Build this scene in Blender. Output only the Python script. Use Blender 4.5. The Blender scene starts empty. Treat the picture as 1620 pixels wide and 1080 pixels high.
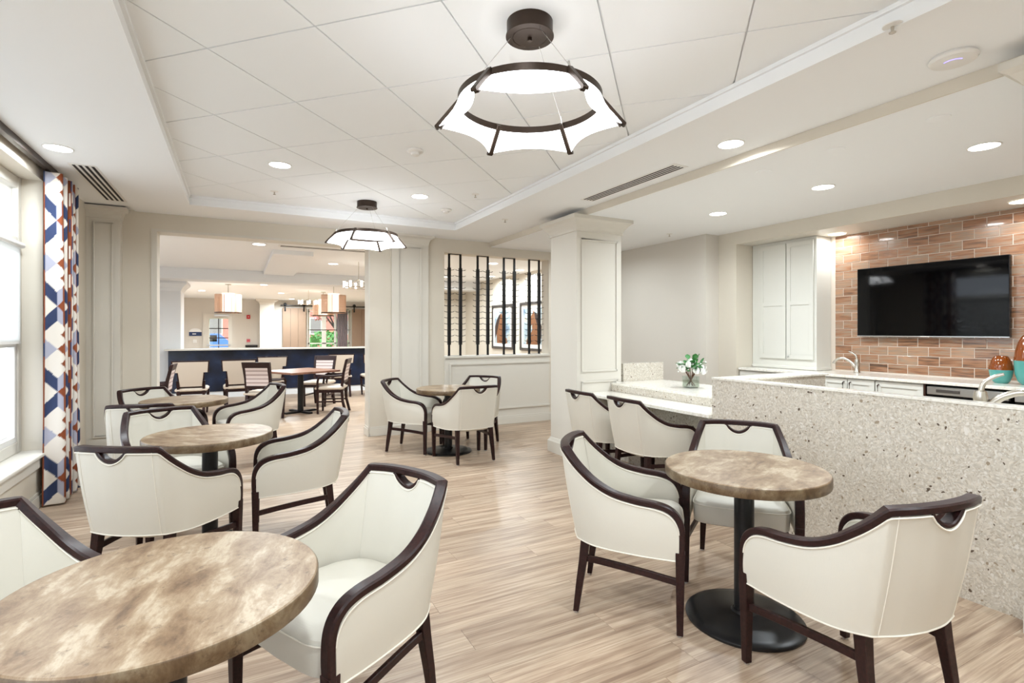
import bpy, bmesh, math, random
from mathutils import Vector, Matrix
random.seed(7)
R = math.radians
S = bpy.context.scene
COL = S.collection

# ------------------------------------------------------------------ camera, world, exposure
cam_d = bpy.data.cameras.new('camera'); cam = bpy.data.objects.new('camera', cam_d); COL.objects.link(cam)
FPX, YAW, EYE = 824.0, math.atan2(435, 824), 1.44
cam_d.sensor_width = 36; cam_d.sensor_fit = 'HORIZONTAL'; cam_d.lens = 36 * FPX / 1620
cam_d.shift_y = -16 / 1620; cam_d.clip_start = 0.05; cam_d.clip_end = 200
cam.location = (0, 0, EYE); cam.rotation_euler = (R(90), 0, -YAW)
S.camera = cam
W = bpy.data.worlds.new('world'); S.world = W; W.use_nodes = True
W.node_tree.nodes['Background'].inputs[0].default_value = (0.80, 0.89, 1.0, 1)
W.node_tree.nodes['Background'].inputs[1].default_value = 2.4
S.view_settings.view_transform = 'Standard'; S.view_settings.look = 'None'
S.view_settings.gamma = 1; S.view_settings.use_curve_mapping = False
S.view_settings.exposure = 0.84
LAMP_W = 15.5          # watts of one recessed downlight
PENDANT_E = 5.0        # emission of the pendant panels
S.cycles.max_bounces = 6; S.cycles.diffuse_bounces = 4; S.cycles.glossy_bounces = 3; S.cycles.use_adaptive_sampling = True; S.cycles.adaptive_threshold = 0.05; S.cycles.adaptive_min_samples = 12; S.cycles.transparent_max_bounces = 6
S.cycles.transmission_bounces = 6; S.cycles.use_denoising = True
S.cycles.caustics_reflective = False; S.cycles.caustics_refractive = False
S.cycles.sample_clamp_indirect = 6

# ------------------------------------------------------------------ materials
def lin(c):
    return tuple(((v / 255) / 12.92 if v / 255 <= .04045 else ((v / 255 + .055) / 1.055) ** 2.4) for v in c) + (1,)
def mat(name, rgb, rough=.5, metal=0, spec=.5, emit=0, emit_rgb=None, trans=0, coat=0, ior=1.45):
    m = bpy.data.materials.new(name); m.use_nodes = True
    b = m.node_tree.nodes['Principled BSDF']
    b.inputs['Base Color'].default_value = lin(rgb); b.inputs['Roughness'].default_value = rough
    b.inputs['Metallic'].default_value = metal; b.inputs['Specular IOR Level'].default_value = spec
    b.inputs['IOR'].default_value = ior
    b.inputs['Transmission Weight'].default_value = trans; b.inputs['Coat Weight'].default_value = coat
    if emit:
        b.inputs['Emission Color'].default_value = lin(emit_rgb or rgb); b.inputs['Emission Strength'].default_value = emit
    return m
class NT:
    def __init__(s, m): s.t = m.node_tree; s.b = s.t.nodes['Principled BSDF']
    def n(s, typ, **kw):
        o = s.t.nodes.new(typ)
        for k, v in kw.items():
            if k.startswith('i_'): o.inputs[k[2:].replace('_', ' ')].default_value = v
            else: setattr(o, k, v)
        return o
    def l(s, a, b): s.t.links.new(a, b)
    def ramp(s, stops, mode='LINEAR'):
        o = s.t.nodes.new('ShaderNodeValToRGB'); o.color_ramp.interpolation = mode
        e = o.color_ramp.elements
        while len(e) < len(stops): e.new(.5)
        for i, (p, c) in enumerate(stops): e[i].position = p; e[i].color = lin(c)
        return o
    def bump(s, h, strength, dist=.002):
        o = s.t.nodes.new('ShaderNodeBump'); o.inputs['Strength'].default_value = strength; o.inputs['Distance'].default_value = dist
        s.l(h, o.inputs['Height']); s.l(o.outputs[0], s.b.inputs['Normal'])
    def mapping(s, src, scale=(1, 1, 1), out='Object'):
        m = s.t.nodes.new('ShaderNodeMapping'); m.inputs['Scale'].default_value = scale; s.l(src, m.inputs[0]); return m.outputs[0]
def texco(q, out='Object'): return q.n('ShaderNodeTexCoord').outputs[out]
def pos(q): return q.n('ShaderNodeNewGeometry').outputs['Position']

def paint(name, rgb, rough=.6):
    m = mat(name, rgb, rough, spec=.3); q = NT(m)
    nz = q.n('ShaderNodeTexNoise', i_Scale=220.0, i_Detail=2.0); q.l(pos(q), nz.inputs['Vector']); q.bump(nz.outputs[0], .08, .001)
    return m
M = {}
M['wall'] = paint('beige_wall_paint', (216, 208, 194)); M['wall_grey'] = paint('greige_wall_covering', (212, 206, 197))
M['trim'] = paint('white_trim_paint', (216, 211, 201), .4); M['ceil'] = paint('ceiling_paint', (240, 241, 242), .8)
M['tile'] = paint('acoustic_tile', (240, 242, 243), .85); M['grid'] = mat('ceiling_grid', (222, 219, 212), .6)
M['dining_white'] = paint('cool_white_paint', (228, 229, 230))
M['ivory'] = mat('ivory_vinyl', (210, 205, 193), .46); q = NT(M['ivory'])
w1 = q.n('ShaderNodeTexWave', i_Scale=190.0); w2 = q.n('ShaderNodeTexWave', bands_direction='Z', i_Scale=190.0); tc = texco(q)
q.l(tc, w1.inputs[0]); q.l(tc, w2.inputs[0]); mm = q.n('ShaderNodeMath', operation='ADD'); q.l(w1.outputs[1], mm.inputs[0]); q.l(w2.outputs[1], mm.inputs[1]); q.bump(mm.outputs[0], .12, .0006)
M['piping'] = mat('ivory_piping', (226, 220, 207), .5)
def wood(name, a, b_, rough, stretch=(1.2, 1.2, 14)):
    m = mat(name, a, rough); q = NT(m)
    nz = q.n('ShaderNodeTexNoise', i_Scale=9.0, i_Detail=5.0); q.l(q.mapping(texco(q), stretch), nz.inputs['Vector'])
    r = q.ramp([(.35, a), (.65, b_)]); q.l(nz.outputs[0], r.inputs[0]); q.l(r.outputs[0], q.b.inputs['Base Color']); return m
M['espresso'] = wood('espresso_wood', (34, 18, 17), (50, 27, 25), .36, (9, 9, 9)); NT(M['espresso']).b.inputs['Specular IOR Level'].default_value = .32
M['table_wood'] = wood('walnut_table', (120, 84, 66), (146, 104, 84), .3, (1, 12, 1))
def stone(name, dark=1.0):
    m = mat(name, (180, 158, 132), .36); q = NT(m); oi = q.n('ShaderNodeObjectInfo')
    add = q.n('ShaderNodeVectorMath', operation='ADD'); q.l(texco(q), add.inputs[0])
    mul = q.n('ShaderNodeVectorMath', operation='SCALE'); q.l(oi.outputs['Location'], mul.inputs[0]); mul.inputs['Scale'].default_value = 3.7
    q.l(mul.outputs[0], add.inputs[1])
    nz = q.n('ShaderNodeTexNoise', i_Scale=1.5, i_Detail=10.0, i_Roughness=.7, i_Distortion=.25); q.l(q.mapping(add.outputs[0], (3.4, 7.5, 5)), nz.inputs['Vector'])
    r = q.ramp([(.30, (84, 60, 40)), (.42, (122, 97, 71)), (.52, (145, 123, 97)), (.61, (172, 155, 132)), (.74, (134, 110, 82))])
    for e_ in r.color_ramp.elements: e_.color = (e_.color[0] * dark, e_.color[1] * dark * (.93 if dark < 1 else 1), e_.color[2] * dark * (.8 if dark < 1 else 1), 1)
    q.l(nz.outputs[0], r.inputs[0])
    n2 = q.n('ShaderNodeTexNoise', i_Scale=26.0, i_Detail=6.0, i_Roughness=.7); q.l(add.outputs[0], n2.inputs['Vector'])
    r2 = q.ramp([(.3, (120, 92, 62)), (.42, (255, 255, 255)), (.7, (255, 255, 255)), (.8, (226, 214, 196))]); q.l(n2.outputs[0], r2.inputs[0])
    mx = q.n('ShaderNodeMix', data_type='RGBA', blend_type='MULTIPLY'); mx.inputs[0].default_value = .65
    q.l(r.outputs[0], mx.inputs[6]); q.l(r2.outputs[0], mx.inputs[7]); q.l(mx.outputs[2], q.b.inputs['Base Color'])
    return m
M['stone'] = stone('mottled_tan_stone')
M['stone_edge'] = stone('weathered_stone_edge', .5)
M['black_metal'] = mat('black_metal', (34, 33, 34), .34, .3)
M['bronze'] = mat('dark_bronze', (62, 50, 42), .38, .6); M['nickel'] = mat('brushed_nickel', (200, 194, 184), .25, 1)
M['steel'] = mat('stainless_steel', (205, 205, 206), .28, 1); M['black'] = mat('black_plastic', (14, 14, 16), .25)
M['screen'] = mat('tv_glass', (3, 3, 4), .05, spec=.3)
M['cable'] = mat('steel_cable', (190, 188, 184), .35, .9)
def quartz(name, a=(204, 196, 183)):
    m = mat(name, a, .16, coat=.2); q = NT(m); p = pos(q)
    wn = q.n('ShaderNodeTexNoise', i_Scale=9.0, i_Detail=3.0); q.l(p, wn.inputs['Vector'])
    sc = q.n('ShaderNodeVectorMath', operation='SCALE'); q.l(wn.outputs['Color'], sc.inputs[0]); sc.inputs['Scale'].default_value = .10
    ad = q.n('ShaderNodeVectorMath', operation='ADD'); q.l(p, ad.inputs[0]); q.l(sc.outputs[0], ad.inputs[1])
    def flecks(scale, stops, th):
        v = q.n('ShaderNodeTexVoronoi', i_Scale=scale); v.inputs['Randomness'].default_value = 1
        q.l(ad.outputs[0], v.inputs['Vector'])
        sp = q.n('ShaderNodeSeparateColor'); q.l(v.outputs['Color'], sp.inputs[0])
        r = q.ramp(stops, 'CONSTANT'); q.l(sp.outputs[0], r.inputs[0])
        lt = q.n('ShaderNodeMath', operation='MULTIPLY'); q.l(sp.outputs[1], lt.inputs[0]); lt.inputs[1].default_value = th
        cm = q.n('ShaderNodeMath', operation='LESS_THAN'); q.l(v.outputs['Distance'], cm.inputs[0]); q.l(lt.outputs[0], cm.inputs[1])
        return r.outputs[0], cm.outputs[0]
    n0 = q.n('ShaderNodeTexNoise', i_Scale=60.0, i_Detail=4.0); q.l(ad.outputs[0], n0.inputs['Vector'])
    r0 = q.ramp([(.35, tuple(c - 16 for c in a)), (.65, tuple(min(255, c + 14) for c in a))]); q.l(n0.outputs[0], r0.inputs[0])
    out = r0.outputs[0]
    for args in ((115.0, [(0, (186, 175, 159)), (.3, (216, 211, 202)), (.75, (192, 183, 169))], .75), (50.0, [(0, (98, 84, 72)), (.06, (158, 142, 122)), (.16, a), (.85, (222, 217, 209))], .5)):
        c, f_ = flecks(*args); mx = q.n('ShaderNodeMix', data_type='RGBA'); q.l(f_, mx.inputs[0]); q.l(out, mx.inputs[6]); q.l(c, mx.inputs[7]); out = mx.outputs[2]
    q.l(out, q.b.inputs['Base Color']); return m
M['quartz'] = quartz('speckled_quartz')
M['counter'] = mat('pale_quartz_top', (232, 228, 218), .15, coat=.2); q = NT(M['counter'])
nz = q.n('ShaderNodeTexNoise', i_Scale=45.0, i_Detail=6.0, i_Roughness=.75); q.l(pos(q), nz.inputs['Vector'])
r = q.ramp([(.32, (206, 198, 184)), (.5, (234, 230, 221)), (.8, (240, 237, 230))]); q.l(nz.outputs[0], r.inputs[0]); q.l(r.outputs[0], q.b.inputs['Base Color'])
# wood-look floor
def floor_mat(name, rnd):
    m = mat(name, (190, 166, 146), .36); q = NT(m); p = pos(q); sp = q.n('ShaderNodeSeparateXYZ'); q.l(p, sp.inputs[0])
    oi = q.n('ShaderNodeObjectInfo')
    def ch(sx, sy, off):
        cb = q.n('ShaderNodeCombineXYZ')
        a = q.n('ShaderNodeMath', operation='MULTIPLY'); a.inputs[1].default_value = sx; q.l(sp.outputs[0], a.inputs[0]); q.l(a.outputs[0], cb.inputs[0])
        b = q.n('ShaderNodeMath', operation='MULTIPLY'); b.inputs[1].default_value = sy; q.l(sp.outputs[1], b.inputs[0]); q.l(b.outputs[0], cb.inputs[1])
        c = q.n('ShaderNodeMath', operation='MULTIPLY'); c.inputs[1].default_value = off * rnd; q.l(oi.outputs['Random'], c.inputs[0]); q.l(c.outputs[0], cb.inputs[2])
        return cb.outputs[0]
    n1 = q.n('ShaderNodeTexNoise', i_Scale=1.0, i_Detail=5.0, i_Roughness=.6, i_Distortion=.4); q.l(ch(1.6, 26, 60), n1.inputs['Vector'])
    r1 = q.ramp([(.26, (140, 116, 98)), (.45, (176, 152, 130)), (.58, (196, 174, 151)), (.75, (210, 191, 170))]); q.l(n1.outputs[0], r1.inputs[0])
    n2 = q.n('ShaderNodeTexNoise', i_Scale=1.0, i_Detail=3.0); q.l(ch(3.0, 130, 90), n2.inputs['Vector'])
    r2 = q.ramp([(.3, (196, 188, 182)), (.6, (255, 255, 255))]); q.l(n2.outputs[0], r2.inputs[0])
    mx = q.n('ShaderNodeMix', data_type='RGBA', blend_type='MULTIPLY'); mx.inputs[0].default_value = .6; q.l(r1.outputs[0], mx.inputs[6]); q.l(r2.outputs[0], mx.inputs[7])
    hs = q.n('ShaderNodeHueSaturation'); q.l(mx.outputs[2], hs.inputs['Color'])
    mr = q.n('ShaderNodeMapRange'); mr.inputs['To Min'].default_value = .91; mr.inputs['To Max'].default_value = 1.06; q.l(oi.outputs['Random'], mr.inputs['Value'])
    if rnd: q.l(mr.outputs[0], hs.inputs['Value'])
    q.l(hs.outputs[0], q.b.inputs['Base Color']); q.bump(n2.outputs[0], .1, .001); return m
M['plank'] = floor_mat('wood_look_plank', 1); M['floor'] = floor_mat('wood_look_floor', 0)
# glazed wall tile
m = mat('glazed_brick_tile', (170, 125, 100), .16, coat=.3); q = NT(m); oi = q.n('ShaderNodeObjectInfo'); p = pos(q); sp = q.n('ShaderNodeSeparateXYZ'); q.l(p, sp.inputs[0])
cb = q.n('ShaderNodeCombineXYZ')
for i, (src, k) in enumerate(((sp.outputs[1], 5.0), (sp.outputs[2], 60.0), (oi.outputs['Random'], 40.0))):
    a = q.n('ShaderNodeMath', operation='MULTIPLY'); a.inputs[1].default_value = k; q.l(src, a.inputs[0]); q.l(a.outputs[0], cb.inputs[i])
nz = q.n('ShaderNodeTexNoise', i_Scale=1.0, i_Detail=4.0); q.l(cb.outputs[0], nz.inputs['Vector'])
ad = q.n('ShaderNodeMath', operation='MULTIPLY_ADD'); q.l(oi.outputs['Random'], ad.inputs[0]); ad.inputs[1].default_value = .28; q.l(nz.outputs[0], ad.inputs[2])
r = q.ramp([(.36, (98, 76, 62)), (.48, (136, 98, 74)), (.60, (162, 116, 86)), (.72, (152, 132, 114)), (.84, (176, 134, 104))]); q.l(ad.outputs[0], r.inputs[0]); q.l(r.outputs[0], q.b.inputs['Base Color'])
M['brick'] = m
M['grout'] = mat('pale_grout', (226, 212, 198), .8)
M['cabinet'] = mat('cabinet_white', (218, 216, 208), .35); M['pull'] = mat('bronze_pull', (74, 52, 44), .35, .7)
M['lens'] = mat('lamp_lens', (255, 250, 240), .4, emit=9.0, emit_rgb=(255, 250, 242))
M['panel'] = mat('lit_fabric_panel', (255, 250, 240), .6, emit=PENDANT_E, emit_rgb=(246, 250, 255))
M['shade_in'] = mat('lit_shade', (255, 240, 224), .6, emit=1.6, emit_rgb=(255, 232, 214)); M['shade_out'] = mat('tan_mesh_shade', (196, 160, 134), .7)
M['candle'] = mat('lit_candle', (255, 246, 230), .5, emit=5)
M['plastic_w'] = mat('white_plastic', (232, 230, 226), .4); M['slot'] = mat('vent_slot_black', (30, 26, 26), .7); M['violet'] = mat('violet_led', (150, 140, 250), .4, emit=1.2)
M['navy'] = mat('navy_panel', (28, 44, 78), .3); q = NT(M['navy']); nz = q.n('ShaderNodeTexNoise', i_Scale=3.0, i_Detail=6.0); q.l(pos(q), nz.inputs['Vector'])
r = q.ramp([(.35, (12, 18, 34)), (.6, (24, 36, 62)), (.8, (52, 64, 90))]); q.l(nz.outputs[0], r.inputs[0]); q.l(r.outputs[0], q.b.inputs['Base Color'])
M['dine_fabric'] = mat('tan_vinyl', (196, 182, 166), .55)
m = mat('striped_vinyl', (206, 190, 184), .55); q = NT(m); wv = q.n('ShaderNodeTexWave', bands_direction='Z', i_Scale=5.0); q.l(texco(q), wv.inputs[0])
r = q.ramp([(.0, (128, 104, 98)), (.16, (206, 190, 186)), (1, (214, 200, 196))]); q.l(wv.outputs[1], r.inputs[0]); q.l(r.outputs[0], q.b.inputs['Base Color']); M['stripe'] = m
M['glass'] = mat('clear_glass', (255, 255, 255), .02); q = NT(M['glass'])
tr = q.n('ShaderNodeBsdfTransparent'); gl = q.n('ShaderNodeBsdfGlossy'); gl.inputs['Roughness'].default_value = .02; mx = q.n('ShaderNodeMixShader'); mx.inputs[0].default_value = .06
q.l(tr.outputs[0], mx.inputs[1]); q.l(gl.outputs[0], mx.inputs[2]); q.l(mx.outputs[0], q.t.nodes['Material Output'].inputs['Surface'])
def thin_glass(name, tint, gloss):
    m = mat(name, (255, 255, 255), .02); q = NT(m); tr = q.n('ShaderNodeBsdfTransparent'); tr.inputs[0].default_value = lin(tint); gl = q.n('ShaderNodeBsdfGlossy'); gl.inputs['Roughness'].default_value = .03
    mx = q.n('ShaderNodeMixShader'); mx.inputs[0].default_value = gloss; q.l(tr.outputs[0], mx.inputs[1]); q.l(gl.outputs[0], mx.inputs[2]); q.l(mx.outputs[0], q.t.nodes['Material Output'].inputs['Surface']); return m
M['vase_glass'] = thin_glass('vase_glass', (246, 250, 248), .10); M['water'] = thin_glass('vase_water', (240, 242, 234), .04)
M['amber'] = mat('amber_glass', (150, 74, 20), .1, trans=.35, coat=.6); M['teal'] = mat('teal_glass', (96, 178, 170), .2, trans=.3, coat=.4)
M['leaf'] = mat('leaf_green', (52, 118, 52), .45); M['petal'] = mat('white_petal', (244, 243, 238), .6); M['stem'] = mat('brown_stem', (104, 66, 44), .6)
M['shade_cloth'] = mat('roller_shade', (240, 240, 238), .7); q = NT(M['shade_cloth']); tl = q.n('ShaderNodeBsdfTranslucent'); tl.inputs[0].default_value = lin((246, 246, 244)); mx = q.n('ShaderNodeMixShader'); mx.inputs[0].default_value = .55
q.l(q.b.outputs[0], mx.inputs[1]); q.l(tl.outputs[0], mx.inputs[2]); q.l(mx.outputs[0], q.t.nodes['Material Output'].inputs['Surface'])
M['grass'] = mat('lawn', (150, 184, 110), .9); M['bounce_ground'] = mat('pale_bounce_ground', (214, 212, 208), .9); M['hedge'] = mat('hedge_leaf', (104, 160, 92), .8)
M['brickwall'] = mat('red_brick', (206, 128, 118), .8); M['bark'] = mat('tree_bark', (62, 52, 48), .9); M['blossom'] = mat('pink_blossom', (206, 120, 130), .8)
M['blue'] = mat('blue_car_paint', (92, 128, 196), .25, coat=.5); M['tyre'] = mat('tyre_rubber', (24, 24, 24), .8)
M['red'] = mat('alarm_red', (186, 26, 30), .4); M['barn'] = mat('taupe_door', (150, 126, 106), .55); M['drape'] = mat('grey_drape', (142, 130, 132), .8); M['sign_navy'] = mat('sign_navy', (26, 48, 92), .4)
M['frame'] = mat('pewter_frame', (84, 78, 74), .4, .4); M['matboard'] = mat('mat_board', (236, 234, 228), .8)
M['art_bg'] = mat('painting_sky', (150, 168, 180), .7); q = NT(M['art_bg']); nz = q.n('ShaderNodeTexNoise', i_Scale=5.0, i_Detail=4.0); q.l(pos(q), nz.inputs['Vector'])
r = q.ramp([(.3, (96, 118, 140)), (.5, (164, 180, 186)), (.7, (196, 184, 160))]); q.l(nz.outputs[0], r.inputs[0]); q.l(r.outputs[0], q.b.inputs['Base Color'])
M['horse'] = mat('painted_chestnut', (128, 84, 52), .7); M['mane'] = mat('painted_mane', (58, 42, 36), .7)
m = mat('curtain_print', (235, 230, 222), .85); q = NT(m); at = q.n('ShaderNodeAttribute', attribute_name='print'); q.l(at.outputs['Color'], q.b.inputs['Base Color']); M['curtain'] = m

# ------------------------------------------------------------------ mesh helpers
class MB:
    def __init__(s): s.v = []; s.f = []
    def add(s, vs, fs):
        k = len(s.v); s.v += [tuple(p) for p in vs]; s.f += [tuple(i + k for i in f) for f in fs]; return s
    def box(s, a, b):
        x0, y0, z0 = a; x1, y1, z1 = b
        return s.add([(x0, y0, z0), (x1, y0, z0), (x1, y1, z0), (x0, y1, z0), (x0, y0, z1), (x1, y0, z1), (x1, y1, z1), (x0, y1, z1)],
                     [(3, 2, 1, 0), (4, 5, 6, 7), (0, 1, 5, 4), (1, 2, 6, 5), (2, 3, 7, 6), (3, 0, 4, 7)])
    def frustum(s, c0, sx0, sy0, c1, sx1, sy1):
        v = [(c0[0] + i * sx0 / 2, c0[1] + j * sy0 / 2, c0[2]) for i, j in ((-1, -1), (1, -1), (1, 1), (-1, 1))]
        v += [(c1[0] + i * sx1 / 2, c1[1] + j * sy1 / 2, c1[2]) for i, j in ((-1, -1), (1, -1), (1, 1), (-1, 1))]
        return s.add(v, [(3, 2, 1, 0), (4, 5, 6, 7), (0, 1, 5, 4), (1, 2, 6, 5), (2, 3, 7, 6), (3, 0, 4, 7)])
    def loft(s, rings, closed=True, caps=True):
        k = len(s.v); n = len(rings[0])
        for r_ in rings: s.v += [tuple(p) for p in r_]
        for i in range(len(rings) - 1):
            for j in range(n if closed else n - 1):
                a = k + i * n + j; b = k + i * n + (j + 1) % n
                s.f.append((a, b, b + n, a + n))
        if caps and closed:
            s.f.append(tuple(k + j for j in reversed(range(n)))); s.f.append(tuple(k + (len(rings) - 1) * n + j for j in range(n)))
        return s
    def lathe(s, prof, seg=32, c=(0, 0, 0), caps=True):
        return s.loft([[(c[0] + r_ * math.cos(2 * math.pi * j / seg), c[1] + r_ * math.sin(2 * math.pi * j / seg), c[2] + z) for j in range(seg)] for r_, z in prof], caps=caps)
    def cyl(s, a, b, r, seg=12, r2=None): return s.tube([a, b], r, seg, r2)
    def tube(s, path, r, seg=8, r2=None, closed=False):
        P = [Vector(p) for p in path]; rings = []; up = Vector((0, 0, 1)); n = len(P)
        for i, p in enumerate(P):
            if closed: t = P[(i + 1) % n] - P[i - 1]
            else: t = P[min(i + 1, n - 1)] - P[max(i - 1, 0)]
            t.normalize(); a = t.cross(up)
            if a.length < 1e-3: a = t.cross(Vector((0, 1, 0)))
            a.normalize(); b = t.cross(a)
            rr = r if r2 is None else r + (r2 - r) * i / (n - 1)
            rings.append([p + a * rr * math.cos(2 * math.pi * j / seg) + b * rr * math.sin(2 * math.pi * j / seg) for j in range(seg)])
        if closed: return s.loft(rings + [rings[0]], caps=False)
        return s.loft(rings)
    def sweep(s, path, normals, w, h, chamfer=.004, closed=False):
        """rectangular bar along path; w along the given normals, h along tangent x normal"""
        P = [Vector(p) for p in path]; rings = []; n = len(P)
        for i, p in enumerate(P):
            t = (P[(i + 1) % n] - P[i - 1]) if closed else (P[min(i + 1, n - 1)] - P[max(i - 1, 0)])
            t.normalize(); a = Vector(normals[i]); a = (a - t * a.dot(t)).normalized(); b = t.cross(a)
            ww, hh, c = w / 2, h / 2, chamfer
            rings.append([p + a * x + b * y for x, y in ((-ww, -hh + c), (-ww + c, -hh), (ww - c, -hh), (ww, -hh + c), (ww, hh - c), (ww - c, hh), (-ww + c, hh), (-ww, hh - c))])
        if closed: return s.loft(rings + [rings[0]], caps=False)
        return s.loft(rings)
    def prism(s, poly, z0, z1):
        n = len(poly)
        return s.add([(x, y, z0) for x, y in poly] + [(x, y, z1) for x, y in poly], [tuple(reversed(range(n))), tuple(range(n, 2 * n))] + [(i, (i + 1) % n, (i + 1) % n + n, i + n) for i in range(n)])
    def mesh(s, name, m, smooth=False, bevel=0):
        bm = bmesh.new(); vs = [bm.verts.new(p) for p in s.v]
        for f in s.f:
            try: bm.faces.new([vs[i] for i in f])
            except ValueError: pass
        bmesh.ops.remove_doubles(bm, verts=bm.verts, dist=1e-6)
        if bevel: bmesh.ops.bevel(bm, geom=[e for e in bm.edges if len(e.link_faces) == 2 and e.calc_face_angle(0) > .7], offset=bevel, segments=2, affect='EDGES', profile=.5)
        bmesh.ops.recalc_face_normals(bm, faces=bm.faces)
        me = bpy.data.meshes.new(name); bm.to_mesh(me); bm.free(); me.materials.append(m)
        if smooth:
            me.polygons.foreach_set('use_smooth', [True] * len(me.polygons)); me.set_sharp_from_angle(angle=R(38))
        return me
    def build(s, name, m, parent=None, smooth=False, bevel=0, loc=None):
        return obj(name, s.mesh(name, m, smooth, bevel), parent, loc)
def obj(name, me, parent=None, loc=None):
    o = bpy.data.objects.new(name, me); COL.objects.link(o)
    if parent: o.parent = parent
    if loc: o.location = loc
    return o
def tag(o, label, cat=None, group=None, kind=None):
    o['label'] = label
    if cat: o['category'] = cat
    if group: o['group'] = group
    if kind: o['kind'] = kind
    return o
def struct(o, label): return tag(o, label, kind='structure')
def thing(name, label, cat, loc=(0, 0, 0), rz=0, group=None):
    o = bpy.data.objects.new(name, None); COL.objects.link(o); o.empty_display_size = .1
    o.location = loc; o.rotation_euler = (0, 0, rz); return tag(o, label, cat, group)
def copy_tree(o, parent=None):
    c = o.copy(); COL.objects.link(c); c.parent = parent
    for ch in list(o.children):
        copy_tree(ch, c)
    return c
def place(proto, used, loc, rz, label, group=None):
    o = copy_tree(proto) if used else proto
    o.location = loc; o.rotation_euler = (0, 0, rz); o['label'] = label
    if group: o['group'] = group
    return o
def box(a, b): return MB().box(a, b)
def spline(keys, n):
    K = [Vector(k) for k in keys]; out = []
    for i in range(len(K) - 1):
        p0 = K[max(i - 1, 0)]; p1 = K[i]; p2 = K[i + 1]; p3 = K[min(i + 2, len(K) - 1)]
        for j in range(n):
            t = j / n
            out.append(.5 * ((2 * p1) + (p2 - p0) * t + (2 * p0 - 5 * p1 + 4 * p2 - p3) * t * t + (3 * p1 - p0 - 3 * p2 + p3) * t ** 3))
    out.append(K[-1]); return out

# ------------------------------------------------------------------ the setting
XL, XBAR, XBEAM, YB, YB2 = -1.44, 3.467, 3.43, 7.22, 7.45
ZS, ZT, ZR, ZN = 2.80, 2.90, 2.73, 2.57
TX0, TX1, TY0, TY1 = -.455, 2.59, -1.6, 6.53
# floor: slab with separate planks where they can be told apart
PX0, PX1, PY0, PY1 = XL, 5.6, .72, 7.38
fl = MB().box((PX0, PY0, -.2), (PX1, PY1, -.006)).box((XL, -3, -.2), (6.6, PY0, 0)).box((PX1, PY0, -.2), (6.6, PY1, 0)).box((-3.2, PY1, -.2), (6.6, 22, 0)).box((-3.2, YB, -.2), (XL, PY1, 0))
floor = struct(fl.build('floor', M['floor']), 'light brown wood-look plank floor running through both rooms')
pw = .18; nrow = int(round((PY1 - PY0) / pw)); pw = (PY1 - PY0) / nrow; cache = {}
for i in range(nrow):
    y0 = PY0 + i * pw; x = PX0 - random.random() * 1.2
    xmax = PX1 if y0 > 2.8 else 3.6
    while x < xmax:
        a, b = max(x, PX0), min(x + 1.22, xmax); x += 1.22
        if b - a < .02: continue
        L = round(b - a, 3)
        if L not in cache: cache[L] = box((.0006, .0006, -.006), (L - .0006, pw - .0006, 0)).mesh('plank', M['plank'])
        obj('plank', cache[L], floor, (a, y0, 0))
struct(box((3.6, PY0, -.02), (PX1, 2.8, 0)).build('floor_bar', M['floor']), 'wood-look floor inside the bar')

# ceilings
c = MB().box((-1.75, -3, ZS + .015), (-1.02, YB, 3.1)).box((-1.02, -3, ZS), (TX0, YB, 3.1)).box((TX1, -3, ZS), (XBEAM, YB, 3.1)).box((TX0, TY1, ZS), (TX1, YB, 3.1)).box((TX0, -3, ZS), (TX1, TY0, 3.1)).box((TX0, TY0, ZT + .004), (TX1, TY1, 3.1))
ceiling = struct(c.build('ceiling', M['ceil']), 'off-white soffit framing a tray of diagonal acoustic tiles')
q2 = math.sqrt(.5); U0, V0, ST, GAP = 2.093, 2.285, .6565, .009
def clip(poly, f):
    out = []
    for i in range(len(poly)):
        a, b = poly[i - 1], poly[i]; fa, fb = f(a), f(b)
        if (fa >= 0) != (fb >= 0):
            t = fa / (fa - fb); out.append((a[0] + (b[0] - a[0]) * t, a[1] + (b[1] - a[1]) * t))
        if fb >= 0: out.append(b)
    return out
for i in range(-12, 14):
    for j in range(-12, 14):
        u0, u1 = U0 + i * ST + GAP / 2, U0 + (i + 1) * ST - GAP / 2; v0, v1 = V0 + j * ST + GAP / 2, V0 + (j + 1) * ST - GAP / 2
        poly = [((u - v) * q2, (u + v) * q2) for u, v in ((u0, v0), (u1, v0), (u1, v1), (u0, v1))]
        for f in (lambda p: p[0] - TX0 - .004, lambda p: TX1 - .004 - p[0], lambda p: p[1] - TY0, lambda p: TY1 - .004 - p[1]):
            poly = clip(poly, f) if poly else poly
        if len(poly) < 3: continue
        A = abs(sum(poly[k - 1][0] * poly[k][1] - poly[k][0] * poly[k - 1][1] for k in range(len(poly)))) / 2
        if A < .002: continue
        MB().prism(poly, ZT - .008, ZT + .004).build('ceiling_tile', M['tile'], ceiling)
t = MB()
for a, b in (((TX0 - .02, TY0, ZS - .008), (TX0 + .005, TY1, ZS + .02)), ((TX0 - .02, TY1 - .005, ZS - .008), (TX1 + .02, TY1 + .02, ZS + .02)), ((TX1 - .005, TY0, ZS - .008), (TX1 + .02, TY1, ZS + .02))): t.box(a, b)
t.box((TX0, TY0, ZT - .03), (TX0 + .018, TY1, ZT - .008)).box((TX1 - .018, TY0, ZT - .03), (TX1, TY1, ZT - .008)).box((TX0, TY1 - .018, ZT - .03), (TX1, TY1, ZT - .008))
struct(t.build('trim_1', M['ceil']), 'slim off-white edging around the tray ceiling')
struct(MB().box((XBEAM, -3, ZR), (5.73, YB, 3.1)).build('ceiling_bar', M['ceil']), 'lower smooth ceiling over the bar')
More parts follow.
